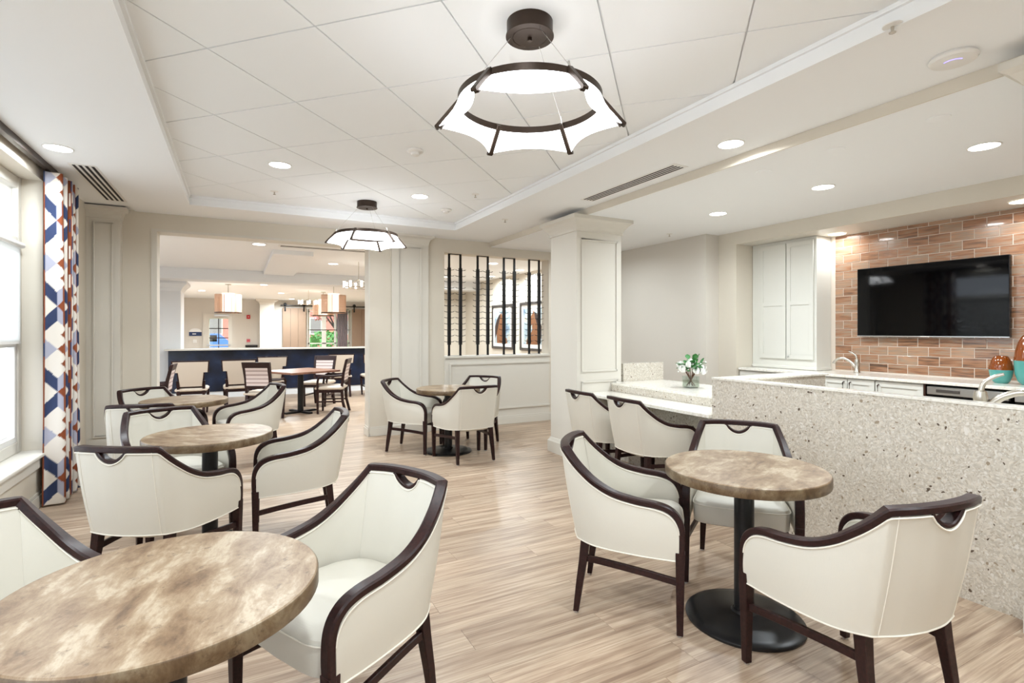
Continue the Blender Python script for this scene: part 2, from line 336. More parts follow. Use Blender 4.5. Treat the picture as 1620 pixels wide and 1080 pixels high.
struct(box((XBEAM - .012, -3, ZR - .001), (XBEAM, YB, ZS)).build('trim_2', M['wall']), 'beige beam face between the soffit and the bar ceiling')
struct(MB().box((5.745, -3, ZN + .001), (6.6, 4.62, 3.1)).build('ceiling_niche', M['trim']), 'white soffit above the bar back wall')

# back wall with wide opening and wine-rack opening
OX0, OX1, OZ = -.866, 1.605, 2.62
RX0, RX1, RZ0, RZ1 = 2.69, 4.49, 1.075, 2.60
w = MB().box((-1.75, YB, 0), (OX0, YB2, 3.1)).box((OX0, YB, OZ), (OX1, YB2, 3.1)).box((OX1, YB, 0), (RX0, YB2, 3.1)).box((RX0, YB, RZ1), (RX1, YB2, 3.1)).box((RX1, YB, 0), (6.6, YB2, 3.1))
struct(w.build('wall_back', M['wall']), 'beige wall with a wide opening to the dining room')
hw = struct(MB().box((RX0, YB - .012, 0), (RX1, YB2, 1.04)).build('wall_half', M['trim']), 'cream half wall beneath the wine racks')
MB().box((RX0 - .0, YB - .035, 1.04), (RX1, YB2 + .02, RZ0)).build('sill_cap', M['trim'], hw, bevel=.006)
mo = MB()
for a, b in (((RX0 + .07, YB - .03, .94), (RX1, YB - .012, .97)), ((RX0 + .07, YB - .03, .24), (RX1, YB - .012, .27)), ((RX0 + .07, YB - .03, .27), (RX0 + .1, YB - .012, .94))): mo.box(a, b)
mo.build('panel_moulding', M['trim'], hw, bevel=.004)
# door casing strips of the opening
cs = MB().box((OX0 - .003, YB - .012, 0), (OX0 + .05, YB2 + .01, OZ)).box((OX0, YB - .004, OZ - .03), (OX1, YB2 + .01, OZ)).box((OX1 - .012, YB - .004, 0), (OX1 + .004, YB2 + .01, OZ))
struct(cs.build('trim_3', M['trim']), 'cream casing lining the opening to the dining room')
def pilaster(name, x0, x1, y0, y1, z1, label):
    t = struct(MB().box((x0, y0, 0), (x1, y1, z1)).build(name, M['trim']), label)
    w_ = .018; m_ = (x1 - x0) * .2
    f = MB()
    for a, b in (((x0 + m_, .3), (x0 + m_ + w_, z1 - .18)), ((x1 - m_ - w_, .3), (x1 - m_, z1 - .18)), ((x0 + m_, .3 - w_), (x1 - m_, .3)), ((x0 + m_, z1 - .18), (x1 - m_, z1 - .18 + w_))):
        f.box((a[0], y0 - .014, a[1]), (b[0], y0, b[1]))
    f.build('panel_moulding', M['trim'], t, bevel=.004)
    rings = []
    for d, z in ((0, z1 - .13), (.006, z1 - .12), (.012, z1 - .085), (.03, z1 - .05), (.06, z1 - .03), (.07, z1 - .028), (.07, z1)):
        rings.append([(x0 - d, y0 - d, z), (x1 + d, y0 - d, z), (x1 + d, y1 + .0, z), (x0 - d, y1, z)])
    MB().loft(rings).build('capital', M['trim'], t)
    MB().box((x0 - .02, y0 - .02, 0), (x1 + .02, y1, .13)).frustum(((x0 + x1) / 2, (y0 + y1) / 2 - .01, .13), x1 - x0 + .04, y1 - y0 + .02, ((x0 + x1) / 2, (y0 + y1) / 2, .15), x1 - x0, y1 - y0).build('plinth', M['trim'], t)
    return t
pilaster('trim_4', -1.44, -1.14, YB - .12, YB, ZS, 'panelled pilaster beside the patterned curtain')
pilaster('trim_5', 1.90, 2.43, YB - .05, YB, ZS, 'panelled pilaster between the opening and the wine racks')
def baseboard(name, segs, label, h=.13, d=.018):
    m_ = MB()
    for (x0, y0, x1, y1, nx, ny) in segs:
        for dd, z0, z1 in ((d, 0, h - .025), (d * .6, h - .025, h)):
            a = (min(x0, x1, x0 + nx * dd, x1 + nx * dd), min(y0, y1, y0 + ny * dd, y1 + ny * dd), z0)
            b = (max(x0, x1, x0 + nx * dd, x1 + nx * dd), max(y0, y1, y0 + ny * dd, y1 + ny * dd), z1); m_.box(a, b)
    return struct(m_.build(name, M['trim'], bevel=.003), label)
baseboard('baseboard_back', [(-1.14, YB, OX0, YB, 0, -1), (OX1, YB, 1.9, YB, 0, -1), (2.43, YB, RX0, YB, 0, -1), (RX0, YB - .012, RX1, YB - .012, 0, -1), (RX1, YB, 5.5, YB, 0, -1), (OX1 - .012, YB - .018, OX1 - .012, YB2, -1, 0)], 'white baseboard along the back wall')

# window wall
WX = -1.575
WINS = [(-1.9, 1.55), (2.35, 5.70)]
WZ0, WZ1 = .45, 2.70
wl = MB(); ys = [-3] + [v for ww in WINS for v in ww] + [YB]
for i in range(0, len(ys), 2): wl.box((-1.75, ys[i], 0), (XL, ys[i + 1], 3.1))
for a, b in WINS: wl.box((-1.75, a, 0), (XL, b, WZ0 - .03)); wl.box((-1.75, a, WZ1), (XL, b, 3.1))
struct(wl.build('wall_left', M['wall']), 'beige window wall with deep sills')
for k, (a, b) in enumerate(WINS):
    win = MB(); x0, x1 = WX - .075, WX
    def fr(y0, z0, y1, z1): win.box((x0, y0, z0), (x1, y1, z1))
    n = 3; fw_ = .07; pitch = (b - a) / n
    for i in range(n + 1): fr(a + i * pitch - (fw_ / 2 if 0 < i < n else (0 if i == 0 else fw_)), WZ0, a + i * pitch + (fw_ / 2 if 0 < i < n else (fw_ if i == 0 else 0)), WZ1)
    for z in (WZ0, 2.12, WZ1 - .09): win.box((x0 + .004, a + .01, z + (.002 if z == WZ0 else 0)), (x1 - .004, b - .01, z + .09 - (.002 if z > 2.2 else 0)))
    wo = struct(win.build('window_%d' % (k + 1), M['trim'], bevel=.006), ['white framed window row behind the camera', 'white framed window beside the patterned curtain'][k])
    for i in range(n):
        ya, yb = a + i * pitch + .035, a + (i + 1) * pitch - .035
        if i == 0: ya += .035
        if i == n - 1: yb -= .035
        s2 = MB()
        for (p0, p1, z0, z1) in ((ya, yb, WZ0 + .09, WZ0 + .135), (ya, yb, 1.32, 1.38), (ya, ya + .045, WZ0 + .135, 1.32), (yb - .045, yb, WZ0 + .135, 1.32)):
            s2.box((x0 + .015, p0, z0), (x1 - .01, p1, z1))
        s2.build('sash', M['plastic_w'], wo, bevel=.004)
        MB().box((x0 + .03, ya, WZ0 + .09), (x0 + .034, yb, 2.12)).build('pane', M['glass'], wo)
        MB().box((x0 + .03, ya, 2.21), (x0 + .034, yb, WZ1 - .09)).build('pane', M['glass'], wo)
    st = struct(box((x0, a, WZ0 - .03), (XL + .05, b + (.10 if k else 0), WZ0)).build('trim_%d' % (6 + k), M['trim'], bevel=.008), ['white window sill behind the camera', 'deep white window sill ending at the curtain'][k])
    MB().box((XL, a, WZ0 - .12), (XL + .022, b + .08, WZ0 - .03)).build('sill_apron', M['trim'], st, bevel=.004)
baseboard('baseboard_left', [(XL, -3, XL, YB - .12, 1, 0)], 'white baseboard under the window sill')
# roller shade in the nearest window bay of the frame
for i in range(3):
    ya = 2.35 + i * (3.35 / 3) + .08; yb = ya + 3.35 / 3 - .14
    sh = thing('roller_shade', ['white roller shade of the window bay out of view', 'white roller shade of the middle window bay', 'half lowered white roller shade in the window by the curtain'][i], 'roller shade', (0, 0, 0), 0, 'roller shades on the window row')
    MB().cyl((WX + .02, ya, 2.14), (WX + .02, yb, 2.14), .022, 12).build('roller', M['plastic_w'], sh, True)
    MB().box((WX + .006, ya, 1.36), (WX + .009, yb, 2.14)).build('cloth', M['shade_cloth'], sh); MB().box((WX + .002, ya, 1.34), (WX + .014, yb, 1.36)).build('hem_bar', M['plastic_w'], sh)
# right side walls
struct(MB().box((5.49, 4.90, 0), (6.6, YB, 3.1)).build('wall_right', M['wall_grey']), 'greige wall behind the bar desk')
struct(MB().box((5.73, 4.62, 0), (6.6, 4.90, 3.1)).box((5.73, -3, ZN), (5.76, 4.62, 3.1)).build('wall_right_return', M['wall']), 'beige wall return and beam framing the bar niche')
bw = struct(MB().box((6.33, -3, 0), (6.6, 4.62, ZN)).build('wall_brick', M['grout']), 'bar back wall faced in brown glazed brick tiles')
th, tw = .0965, .190; row = 0; z = .985; cache = {}
while z < ZN - .005:
    y = 3.705 - (tw / 2 if row % 2 else 0); y1 = 3.705
    h = min(th, ZN - z)
    if row % 2:
        segs = [(3.705 - tw / 2, 3.705)]
    else: segs = []
    while y > 1.55: segs.append((y - tw, y)); y -= tw
    for a, b in segs:
        key = (round(b - a, 3), round(h, 3))
        if key not in cache: cache[key] = box((-.004, .003, .003), (0, key[0] - .003, key[1] - .003)).mesh('brick', M['brick'], bevel=.0015)
        obj('brick', cache[key], bw, (6.33, a, z))
    z += th; row += 1
struct(MB().box((-1.75, -3.2, 0), (6.6, -3, 3.1)).build('wall_front', M['wall']), 'plain beige wall behind the camera')
# columns
def column(name, x0, x1, y0, y1, z1, label):
    t = struct(MB().box((x0, y0, 0), (x1, y1, z1)).build(name, M['trim']), label)
    f = MB(); b_ = .06; w_ = .02
    for side in ('y',):
        for z0, zz in ((.30, .88), (.98, z1 - .25)):
            lo, hi = (y0 + b_, y1 - b_) if side == 'x' else (x0 + b_, x1 - b_)
            for (p0, p1, q0, q1) in ((lo, hi, z0, z0 + w_), (lo, hi, zz - w_, zz), (lo, lo + w_, z0, zz), (hi - w_, hi, z0, zz)):
                if side == 'x': f.box((x0 - .012, p0, q0), (x0, p1, q1))
                else: f.box((p0, y0 - .012, q0), (p1, y0, q1))
    f.build('panel_moulding', M['trim'], t, bevel=.004)
    rings = []
    for d, z in ((0, z1 - .17), (.015, z1 - .165), (.015, z1 - .14), (.03, z1 - .11), (.07, z1 - .06), (.09, z1 - .045), (.1, z1 - .04), (.1, z1)):
        rings.append([(x0 - d, y0 - d, z), (x1 + d, y0 - d, z), (x1 + d, y1 + d, z), (x0 - d, y1 + d, z)])
    MB().loft(rings).build('capital', M['trim'], t)
    rings = [[(x0 - d, y0 - d, z), (x1 + d, y0 - d, z), (x1 + d, y1 + d, z), (x0 - d, y1 + d, z)] for d, z in ((.03, 0), (.03, .13), (.02, .145), (.008, .17), (0, .175))]
    MB().loft(rings).build('plinth', M['trim'], t)
column('column_far', 3.35, 3.98, 4.80, 5.34, ZR, 'square white panelled column with capital by the bar desk')
column('column_near', 3.35, 3.98, .45, 1.03, ZR, 'square white column whose capital and plinth edge the frame')

# ------------------------------------------------------------------ dining room shell
YF = 21.5; ZD = 2.73; ZD2 = 2.62
struct(MB().box((-3.2, YB2, ZD), (6.6, 12.4, 3.1)).build('ceiling_dining', M['ceil']), 'ceiling of the dining room near the opening')
struct(MB().box((-3.2, 12.4, 2.50), (6.6, 12.95, 3.1)).build('trim_8', M['dining_white']), 'dropped beam across the dining room')
struct(MB().box((-3.2, 12.95, ZD2), (6.6, 22, 3.1)).build('ceiling_dining_far', M['ceil']), 'far dining room ceiling with pendants')
struct(MB().box((.50, 9.0, ZD - .07), (1.10, 12.4, ZD)).build('trim_9', M['ceil']), 'shallow dropped panel in the dining ceiling')
struct(MB().box((-3.2, YB2, 0), (-3.0, 22, 3.1)).build('wall_dining_left', M['dining_white']), 'cool white side wall of the dining room')
struct(MB().box((5.62, YB2, 0), (6.6, 22, 3.1)).build('wall_dining_right', M['wall']), 'cream side wall carrying the framed horse paintings')
struct(MB().box((2.98, 13.4, 0), (5.62, 13.6, 3.1)).build('wall_divider', M['wall']), 'cream end wall of the room behind the wine racks')
DX0, DX1, GX0, GX1 = -.88, -.28, 2.42, 4.04
wf = MB().box((-3.2, YF, 0), (DX0, 22, 3.1)).box((DX0, YF, 0), (DX1, 22, .85)).box((DX0, YF, 1.9), (DX1, 22, 3.1)).box((DX1, YF, 0), (GX0, 22, 3.1)).box((GX0, YF, 2.3), (GX1, 22, 3.1)).box((GX1, YF, 0), (6.6, 22, 3.1))
struct(wf.build('wall_dining_far', M['wall_grey']), 'greige far wall of the dining room')
d = struct(MB().box((-1.07, YF - .05, 0), (DX0, YF, 2.07)).box((DX1, YF - .05, 0), (-.16, YF, 2.07)).box((DX0, YF - .05, 0), (DX1, YF, .85)).box((DX0, YF - .05, 1.9), (DX1, YF, 2.07)).build('door_1', M['trim']), 'white exit door with a six-light window in the far wall')
mu = MB().box((DX0, YF - .02, 1.19), (DX1, YF, 1.22)).box((DX0, YF - .02, 1.53), (DX1, YF, 1.56)).box((-.60, YF - .02, .85), (-.57, YF, 1.9)); mu.build('muntins', M['espresso'], d)
MB().box((-.72, YF - .12, 1.98), (-.25, YF - .05, 2.04)).build('door_closer', M['steel'], d); MB().box((-.95, YF - .11, .92), (-.2, YF - .06, .97)).build('push_bar', M['steel'], d)
MB().box((DX0, YF + .02, .85), (DX1, YF + .024, 1.9)).build('pane', M['glass'], d)
g = MB()
for x in (GX0, 2.95, 3.03, 3.42, GX1 - .08): g.box((x, YF + .1, 0), (x + .08, YF + .16, 2.3))
for z in (2.2, .95): g.box((GX0, YF + .1, z), (GX1, YF + .16, z + .04))
wd = struct(g.build('window_3', M['trim']), 'glazed entrance behind the sliding barn doors'); MB().box((GX0, YF + .12, 0), (GX1, YF + .124, 2.2)).build('pane', M['glass'], wd); MB().box((GX0, YF + .1, 1.48), (GX1, YF + .14, 1.51)).build('mullion', M['espresso'], wd)
struct(MB().box((.73, YF - .5, 0), (1.20, YF, 2.5)).loft([[(.73 - e, YF - .5 - e, z), (1.2 + e, YF - .5 - e, z), (1.2 + e, YF, z), (.73 - e, YF, z)] for e, z in ((0, 2.4), (.03, 2.5), (.12, 2.56), (.14, 2.62))]).build('column_dining', M['trim']), 'white column between the exit door and barn doors')
struct(MB().box((-2.4, 13.2, 0), (-1.07, 14.0, 2.36)).loft([[(-2.4, 13.2 - e, z), (-1.07 + e, 13.2 - e, z), (-1.07 + e, 14 + e, z), (-2.4, 14 + e, z)] for e, z in ((0, 2.3), (.04, 2.38), (.12, 2.46), (.12, 2.52), (.03, 2.53), (.03, 2.62))]).build('wall_dining_pier', M['dining_white']), 'broad white pier at the end of the navy partition')
# ------------------------------------------------------------------ outdoors
struct(box((-60, 22, -.3), (60, 90, -.05)).build('ground', M['grass']), 'green lawn seen through the far windows')
struct(box((-60, -40, -.4), (-1.76, 22, -.35)).build('ground_side', M['bounce_ground']), 'ground outside the window wall, made pale to bounce daylight indoors')  # pale surface chosen to bounce daylight up onto the ceiling

# ------------------------------------------------------------------ tub chair
def make_chair():
    t = thing('tub_chair', '', 'chair')
    side = spline([(.2875, .255, .355), (.2885, .262, .45), (.288, .253, .535), (.287, .215, .585), (.286, .15, .608), (.285, .05, .620), (.279, -.06, .644), (.268, -.15, .688), (.252, -.22, .742), (.235, -.268, .788), (.217, -.308, .835)], 5)
    back = spline([(.217, -.308, .835), (.14, -.331, .838), (.065, -.342, .839), (0, -.345, .839)], 5)
    half = side + back[1:]
    full = half + [Vector((-p.x, p.y, p.z)) for p in reversed(half[:-1])]
    # plan normals (outward) from the shell's plan curve
    def normal(p):
        if p.y > -.29 or abs(p.x) > .217:
            k = max(0, min(1, (.05 - p.y) / .36)); a = R(0 + 52 * k)
        else:
            a = R(90 - 25 * abs(p.x) / .217 - (0))
        sx = 1 if p.x >= 0 else -1
        return Vector((math.cos(a) * sx, -math.sin(a), 0))
    nf = [normal(p) for p in full]
    MB().sweep(full, nf, .046, .030, .006).build('frame_rail', M['espresso'], t, True)
    # handle arch under the top rail
    arch = []; an = []
    for i in range(17):
        x = -.078 + .156 * i / 16; y = -.3435 + .004 * (x / .078) ** 2
        arch.append((x, y, .829 - .052 * math.cos(math.pi / 2 * x / .078) ** .8)); an.append((0, -1, 0))
    MB().sweep(arch, an, .044, .016, .004).build('handle', M['espresso'], t, True)
    # upholstered shell
    bs = spline([(.285, .25, .358), (.283, .1, .360), (.272, -.05, .366), (.25, -.155, .372), (.2, -.232, .378)], 8); bb = spline([(.2, -.232, .378), (.1, -.263, .380), (0, -.272, .380)], 8)
    def along(P, s_):
        k = s_ * (len(P) - 1); i = min(int(k), len(P) - 2); return P[i].lerp(P[i + 1], k - i)
    cols = []
    for p in half:
        if p.z < .50 and p.y > .2: continue
        if p.y > -.308 and p.x > .2169: s_ = max(0, min(1, (.262 - p.y) / .57)); b = along(bs, s_)
        else: b = along(bb, (.217 - p.x) / .217)
        top = p.copy(); n = normal(p)
        if p.x < .085:
            top.z = min(top.z - .012, .829 - .052 * math.cos(math.pi / 2 * min(1, p.x / .078)) ** .8 - .006) if p.x < .078 else top.z - .012
        else:
            top.z -= .012
            if p.y > .1: top.y -= .010 * min(1, (p.y - .1) / .1)
        cols.append((top, b, n, p))
    cols = cols + [(Vector((-a.x, a.y, a.z)), Vector((-b.x, b.y, b.z)), Vector((-n.x, n.y, 0)), Vector((-p.x, p.y, p.z))) for a, b, n, p in reversed(cols[:-1])]
    NR = 9; sh = MB(); rings = []
    for a, b, n, p in cols:
        out = []; inn = []
        for r_ in range(NR):
            k = r_ / (NR - 1); q_ = b.lerp(a, k); bul = .010 * math.sin(math.pi * k)
            out.append(q_ + n * (.018 + bul * .6)); inn.append(q_ - n * (.020 + bul * .4))
        rings.append(out + inn[::-1])
    sh.loft(rings); shell = sh.build('upholstered_shell', M['ivory'], t, True)
    pp = MB()
    pp.tube([a + n * .0205 + Vector((0, 0, -.007)) for a, b, n, p in cols], .0034, 6)
    pp.tube([a - n * .0225 + Vector((0, 0, -.007)) for a, b, n, p in cols], .0034, 6)
    pp.tube([b + n * .019 for a, b, n, p in cols], .0034, 6)
    i0 = min(range(len(cols)), key=lambda i: abs(cols[i][3].x - .19) + (0 if cols[i][3].y < -.3 else 1))
    for idx in (i0, len(cols) - 1 - i0):
        a, b, n, p = cols[idx]; pp.tube([b.lerp(a, k / 8) + n * (.0185 + .006 * math.sin(math.pi * k / 8)) for k in range(9)], .0022, 5)
    pp.build('piping', M['piping'], shell, True)
    # seat cushion
    def outline(k, inset):
        pts = []
        n = 44
        for i in range(n):
            a = 2 * math.pi * i / n; ca, sa = math.cos(a), math.sin(a)
            ex = .28; x = math.copysign(abs(ca) ** ex, ca); y = math.copysign(abs(sa) ** ex, sa)
            yy = .015 + y * (.245 - inset); wx = .238 + .022 * y - inset
            if yy < -.12: wx -= (-.12 - yy) * .35
            pts.append((x * wx, yy + (-.02 * (1 - x * x) if y < 0 else 0.012 * (1 - x * x)), k))
        return pts
    seat = MB(); rings = [outline(.352, .012), outline(.358, .003), outline(.40, 0), outline(.452, 0), outline(.470, .006), outline(.481, .022), outline(.488, .06), outline(.493, .13), outline(.495, .20)]
    seat.loft(rings); seat_o = seat.build('seat', M['ivory'], t, True)
    MB().tube(outline(.456, -.001), .003, 5, closed=True).build('seat_piping', M['piping'], seat_o, True)
    # legs
    for sx in (1, -1):
        l = MB().frustum((sx * .2875, .2525, .008), .030, .030, (sx * .2875, .2545, .40), .046, .044).build('leg', M['espresso'], t, bevel=.003)
        MB().cyl((sx * .2875, .2525, 0), (sx * .2875, .2525, .009), .012, 10).build('glide', M['steel'], l)
        rr = []
        for k, (x, y, z, s_) in enumerate(((.2185, -.2545, .008, .028), (.2135, -.238, .14, .035), (.207, -.219, .27, .041), (.2, -.205, .40, .046))):
            rr.append([(sx * x + i * s_ / 2, y + j * s_ / 2, z) for i, j in ((-1, -1), (1, -1), (1, 1), (-1, 1))])
        l = MB().loft(rr).build('leg', M['espresso'], t, bevel=.003)
        MB().cyl((sx * .2185, -.2545, 0), (sx * .2185, -.2545, .009), .012, 10).build('glide', M['steel'], l)
        st = spline([(sx * .286, .25, .252), (sx * .262, .10, .266), (sx * .232, -.08, .277), (sx * .208, -.222, .282)], 5)
        MB().sweep(st, [(sx, .25, 0)] * len(st), .020, .032, .003).build('stretcher', M['espresso'], t, True)
    return t
chair = make_chair()
GA = 'ivory tub chairs at the round tables'
CH = [
 (1.876, 2.186, -45.4, 'ivory tub chair showing its side between aisle and round table by the bar'),
 (2.656, 2.119, 219.9, 'ivory tub chair against the speckled bar front, facing the round table'),
 (2.200, 1.229, 80.9, 'nearest ivory tub chair on the bar side, its back to the camera'),
 (.350, 2.025, 206.4, 'large ivory tub chair beside the nearest round table, facing it from the aisle'),
 (-.623, 2.094, -45.0, 'ivory tub chair cut off by the frame behind the nearest round table'),
 (-.375, 3.579, 57.8, 'ivory tub chair with its back to the camera at the second window-side table'),
 (.372, 4.050, 177.4, 'ivory tub chair in side view on the aisle side of the second window-side table'),
 (-.395, 4.480, -67.4, 'ivory tub chair behind the second window-side table, facing the camera'),
 (-.677, 6.320, -52.3, 'ivory tub chair nearest the pilaster, behind the farthest window-side table'),
 (-.642, 5.454, 80.2, 'ivory tub chair seen from behind in front of the farthest window-side table'),
 (.101, 6.340, 193.9, 'ivory tub chair in side view on the aisle side of the farthest window-side table'),
 (1.914, 6.206, -38.8, 'ivory tub chair in side view by the pier at the table below the wine racks'),
 (2.300, 5.476, 92.6, 'ivory tub chair with its back to the camera at the table below the wine racks'),
 (2.669, 6.097, 219.6, 'ivory tub chair nearest the half wall, behind the table below the wine racks'),
 (3.310, 4.251, -1.4, 'ivory tub chair at the bar desk nearest the white column'),
 (3.334, 3.601, -2.7, 'ivory tub chair at the bar desk nearest the speckled bar'),
]
for i, (x, y, a, lab) in enumerate(CH):
    place(chair, i > 0, (x, y, 0), R(a - 90), lab, GA if i < 14 else 'ivory tub chairs at the bar desk')

# ------------------------------------------------------------------ round tables
def make_table():
    t = thing('round_table', '', 'table')
    top = MB().lathe([(.370, .712), (.378, .712), (.3785, .758), (.375, .762)], 72).build('tabletop', M['stone'], t, True)
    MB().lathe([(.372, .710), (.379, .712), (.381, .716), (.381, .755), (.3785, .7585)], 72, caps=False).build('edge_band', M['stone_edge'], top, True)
    MB().lathe([(.05, .690), (.16, .694), (.16, .710)], 24).build('mounting_plate', M['black_metal'], t, True)
    MB().lathe([(.047, .03), (.047, .69)], 28).build('pedestal', M['black_metal'], t, True)
    MB().lathe([(.277, 0), (.279, .004), (.279, .012), (.272, .018), (.23, .024), (.12, .034), (.062, .044), (.056, .052), (.05, .054)], 56).build('base', M['black_metal'], t, True)
    return t
table = make_table(); GT = 'round stone-topped pedestal tables'
for i, (x, y, a, lab) in enumerate([
 (2.248, 1.766, 20, 'round tan stone pedestal table beside the speckled bar'),
 (-.166, 1.664, 75, 'nearest round tan stone table, cut off by the frame'),
 (-.159, 4.004, 140, 'round tan stone table second from the camera on the window side'),
 (-.460, 6.130, 200, 'farthest round stone table on the window side, near the opening'),
 (2.249, 5.900, 300, 'round stone pedestal table below the wine racks')]):
    place(table, i > 0, (x, y, 0), R(a), lab, GT)

# ------------------------------------------------------------------ bar
b = thing('bar_counter', 'tall speckled quartz bar with waterfall front panel', 'bar')
MB().box((XBAR, 1.06, 0), (XBAR + .06, 3.03, 1.045)).build('front_panel', M['quartz'], b)
MB().box((XBAR - .004, 1.06, 1.045), (XBAR + .095, 3.034, 1.062)).box((XBAR + .095, 2.82, 1.045), (4.72, 3.034, 1.062)).build('bar_top', M['counter'], b, bevel=.002)
MB().box((XBAR + .06, 2.84, 0), (4.70, 3.03, 1.045)).build('return_panel', M['quartz'], b)
b = thing('work_counter', 'low sink counter on the inner side of the bar', 'counter')
MB().box((XBAR + .062, 1.065, .0), (4.10, 2.835, .87)).build('cabinet_body', M['cabinet'], b); MB().box((XBAR + .062, 1.06, .872), (4.14, 2.835, .90)).build('worktop', M['counter'], b, bevel=.003)
b = thing('bar_desk', 'two-level pale quartz desk between the column and the bar', 'desk')
MB().box((XBAR - .03, 3.037, .722), (3.83, 4.795, .752)).build('desk_top', M['counter'], b, bevel=.003)
MB().box((3.83, 3.037, .752), (3.85, 4.795, .825)).build('ledge_face', M['quartz'], b)
MB().box((3.825, 3.037, .825), (4.62, 4.795, .85)).build('ledge_top', M['counter'], b, bevel=.003)
MB().box((3.80, 3.037, 0), (4.58, 4.765, .722)).build('back_panel', M['quartz'], b)
MB().box((4.014, 4.80, .0), (4.64, 4.94, 1.06)).build('end_block', M['quartz'], b)

# flowers on the ledge
v = thing('flower_vase', 'small glass vase of white roses and green leaves on the desk ledge', 'flower vase', (4.216, 3.962, .85))
MB().lathe([(.078, 0), (.086, .004), (.088, .03), (.088, .12), (.084, .121), (.081, .118), (.081, .012), (.0, .012)], 28, caps=True).build('glass', M['vase_glass'], v, True)
MB().lathe([(.079, .0125), (.080, .075)], 24).build('water', M['water'], v, True)
rnd = random.Random(3)
for i in range(9):
    a = i * 2.4; r0 = .045
    MB().tube([(r0 * math.cos(a + 2.6), r0 * math.sin(a + 2.6), .02), (.01 * math.cos(a), .01 * math.sin(a), .09), (.07 * math.cos(a), .07 * math.sin(a), .20)], .0045, 5).build('stem', M['stem'], v, True)
def rose(c_, r_):
    bm = MB()
    for k, (rr, hh, np_) in enumerate(((1, .75, 6), (.78, .95, 5), (.5, 1.05, 4))):
        for j in range(np_):
            a = 2 * math.pi * j / np_ + k * .5; w_ = 1.25 * math.pi / np_; rings = []
            for s_ in range(5):
                u = s_ / 4; rad = r_ * rr * (.35 + .75 * math.sin(min(1, u * 1.15) * math.pi / 2) - .12 * u * u)
                z_ = r_ * (hh * 1.5 * u - .75)
                rings.append([(c_[0] + rad * math.cos(a + w_ * (q_ / 3 - .5) * (1 - .35 * u * u)), c_[1] + rad * math.sin(a + w_ * (q_ / 3 - .5) * (1 - .35 * u * u)), c_[2] + z_) for q_ in range(4)])
            bm.loft(rings, closed=False)
    bm.lathe([(.02 * r_, -.8 * r_), (.5 * r_, -.6 * r_), (.62 * r_, 0), (.4 * r_, .6 * r_), (.02, .62 * r_)], 12, c_)
    return bm
for (x, y, z_, r_) in ((-.02, -.10, .185, .042), (.10, -.05, .205, .046), (-.11, .0, .20, .044), (.03, .02, .265, .040), (-.05, .09, .235, .042), (.10, .08, .225, .04), (-.09, -.06, .245, .036), (.07, -.10, .17, .036)):
    rose((x, y, z_), r_ * 1.12).build('rose', M['petal'], v, True)
for i in range(44):
    a = rnd.uniform(0, 6.28); e = rnd.uniform(-.2, 1.2); rad = rnd.uniform(.02, .11); c0 = Vector((rad * math.cos(a), rad * math.sin(a), .16 + .1 * rnd.random() + .04 * e))
    d_ = Vector((math.cos(a) * math.cos(e), math.sin(a) * math.cos(e), math.sin(e) + .2)).normalized(); s_ = d_.cross(Vector((0, 0, 1))).normalized(); n_ = s_.cross(d_); L = rnd.uniform(.06, .095)
    lf = MB(); rings = []
    for k in range(6):
        u = k / 5; wd_ = .029 * math.sin(math.pi * min(1, u * .92 + .06)); p_ = c0 + d_ * L * u - Vector((0, 0, .02)) * u * u
        rings.append([p_ - s_ * wd_ + n_ * .006, p_ + n_ * -.001, p_ + s_ * wd_ + n_ * .006])
    lf.loft(rings, closed=False); lf.build('leaf', M['leaf'], v, True)
bud = MB()
for i in range(14):
    a = rnd.uniform(0, 6.28); rr = rnd.uniform(.1, .17); bud.lathe([(.001, -.009), (.009, 0), (.001, .010)], 6, (rr * math.cos(a), rr * math.sin(a), rnd.uniform(.17, .30)))
o = bud.build('buds', M['petal'], v, True); o['kind'] = 'stuff'

# ------------------------------------------------------------------ faucets
def faucet(loc, rz, k, label):
    t = thing('faucet', label, 'faucet', loc, rz, 'brushed nickel faucets')
    MB().lathe([(.034 * k, 0), (.034 * k, .01 * k), (.028 * k, .018 * k), (.026 * k, .10 * k), (.030 * k, .13 * k), (.024 * k, .16 * k), (.006 * k, .168 * k)], 20).build('body', M['nickel'], t, True)
    MB().tube([Vector(p) * k for p in spline([(.01, 0, .06), (.07, 0, .13), (.14, 0, .165), (.20, 0, .155), (.235, 0, .12)], 5)], .019 * k, 12, .015 * k).build('spout', M['nickel'], t, True)
    MB().cyl(Vector((.232, 0, .124)) * k, Vector((.244, 0, .098)) * k, .018 * k, 12).build('nozzle', M['nickel'], t, True)
    MB().tube([Vector(p) * k for p in spline([(0, 0, .15), (.012, 0, .20), (.05, 0, .235), (.085, 0, .25)], 4)], .013 * k, 10, .007 * k).build('lever', M['nickel'], t, True)
faucet((3.86, 1.42, .90), R(-75), 1.18, 'brushed nickel faucet rising behind the bar edge')
faucet((6.17, 3.37, .975), R(105), .95, 'brushed nickel faucet before the brick tiles by the tall cabinet')

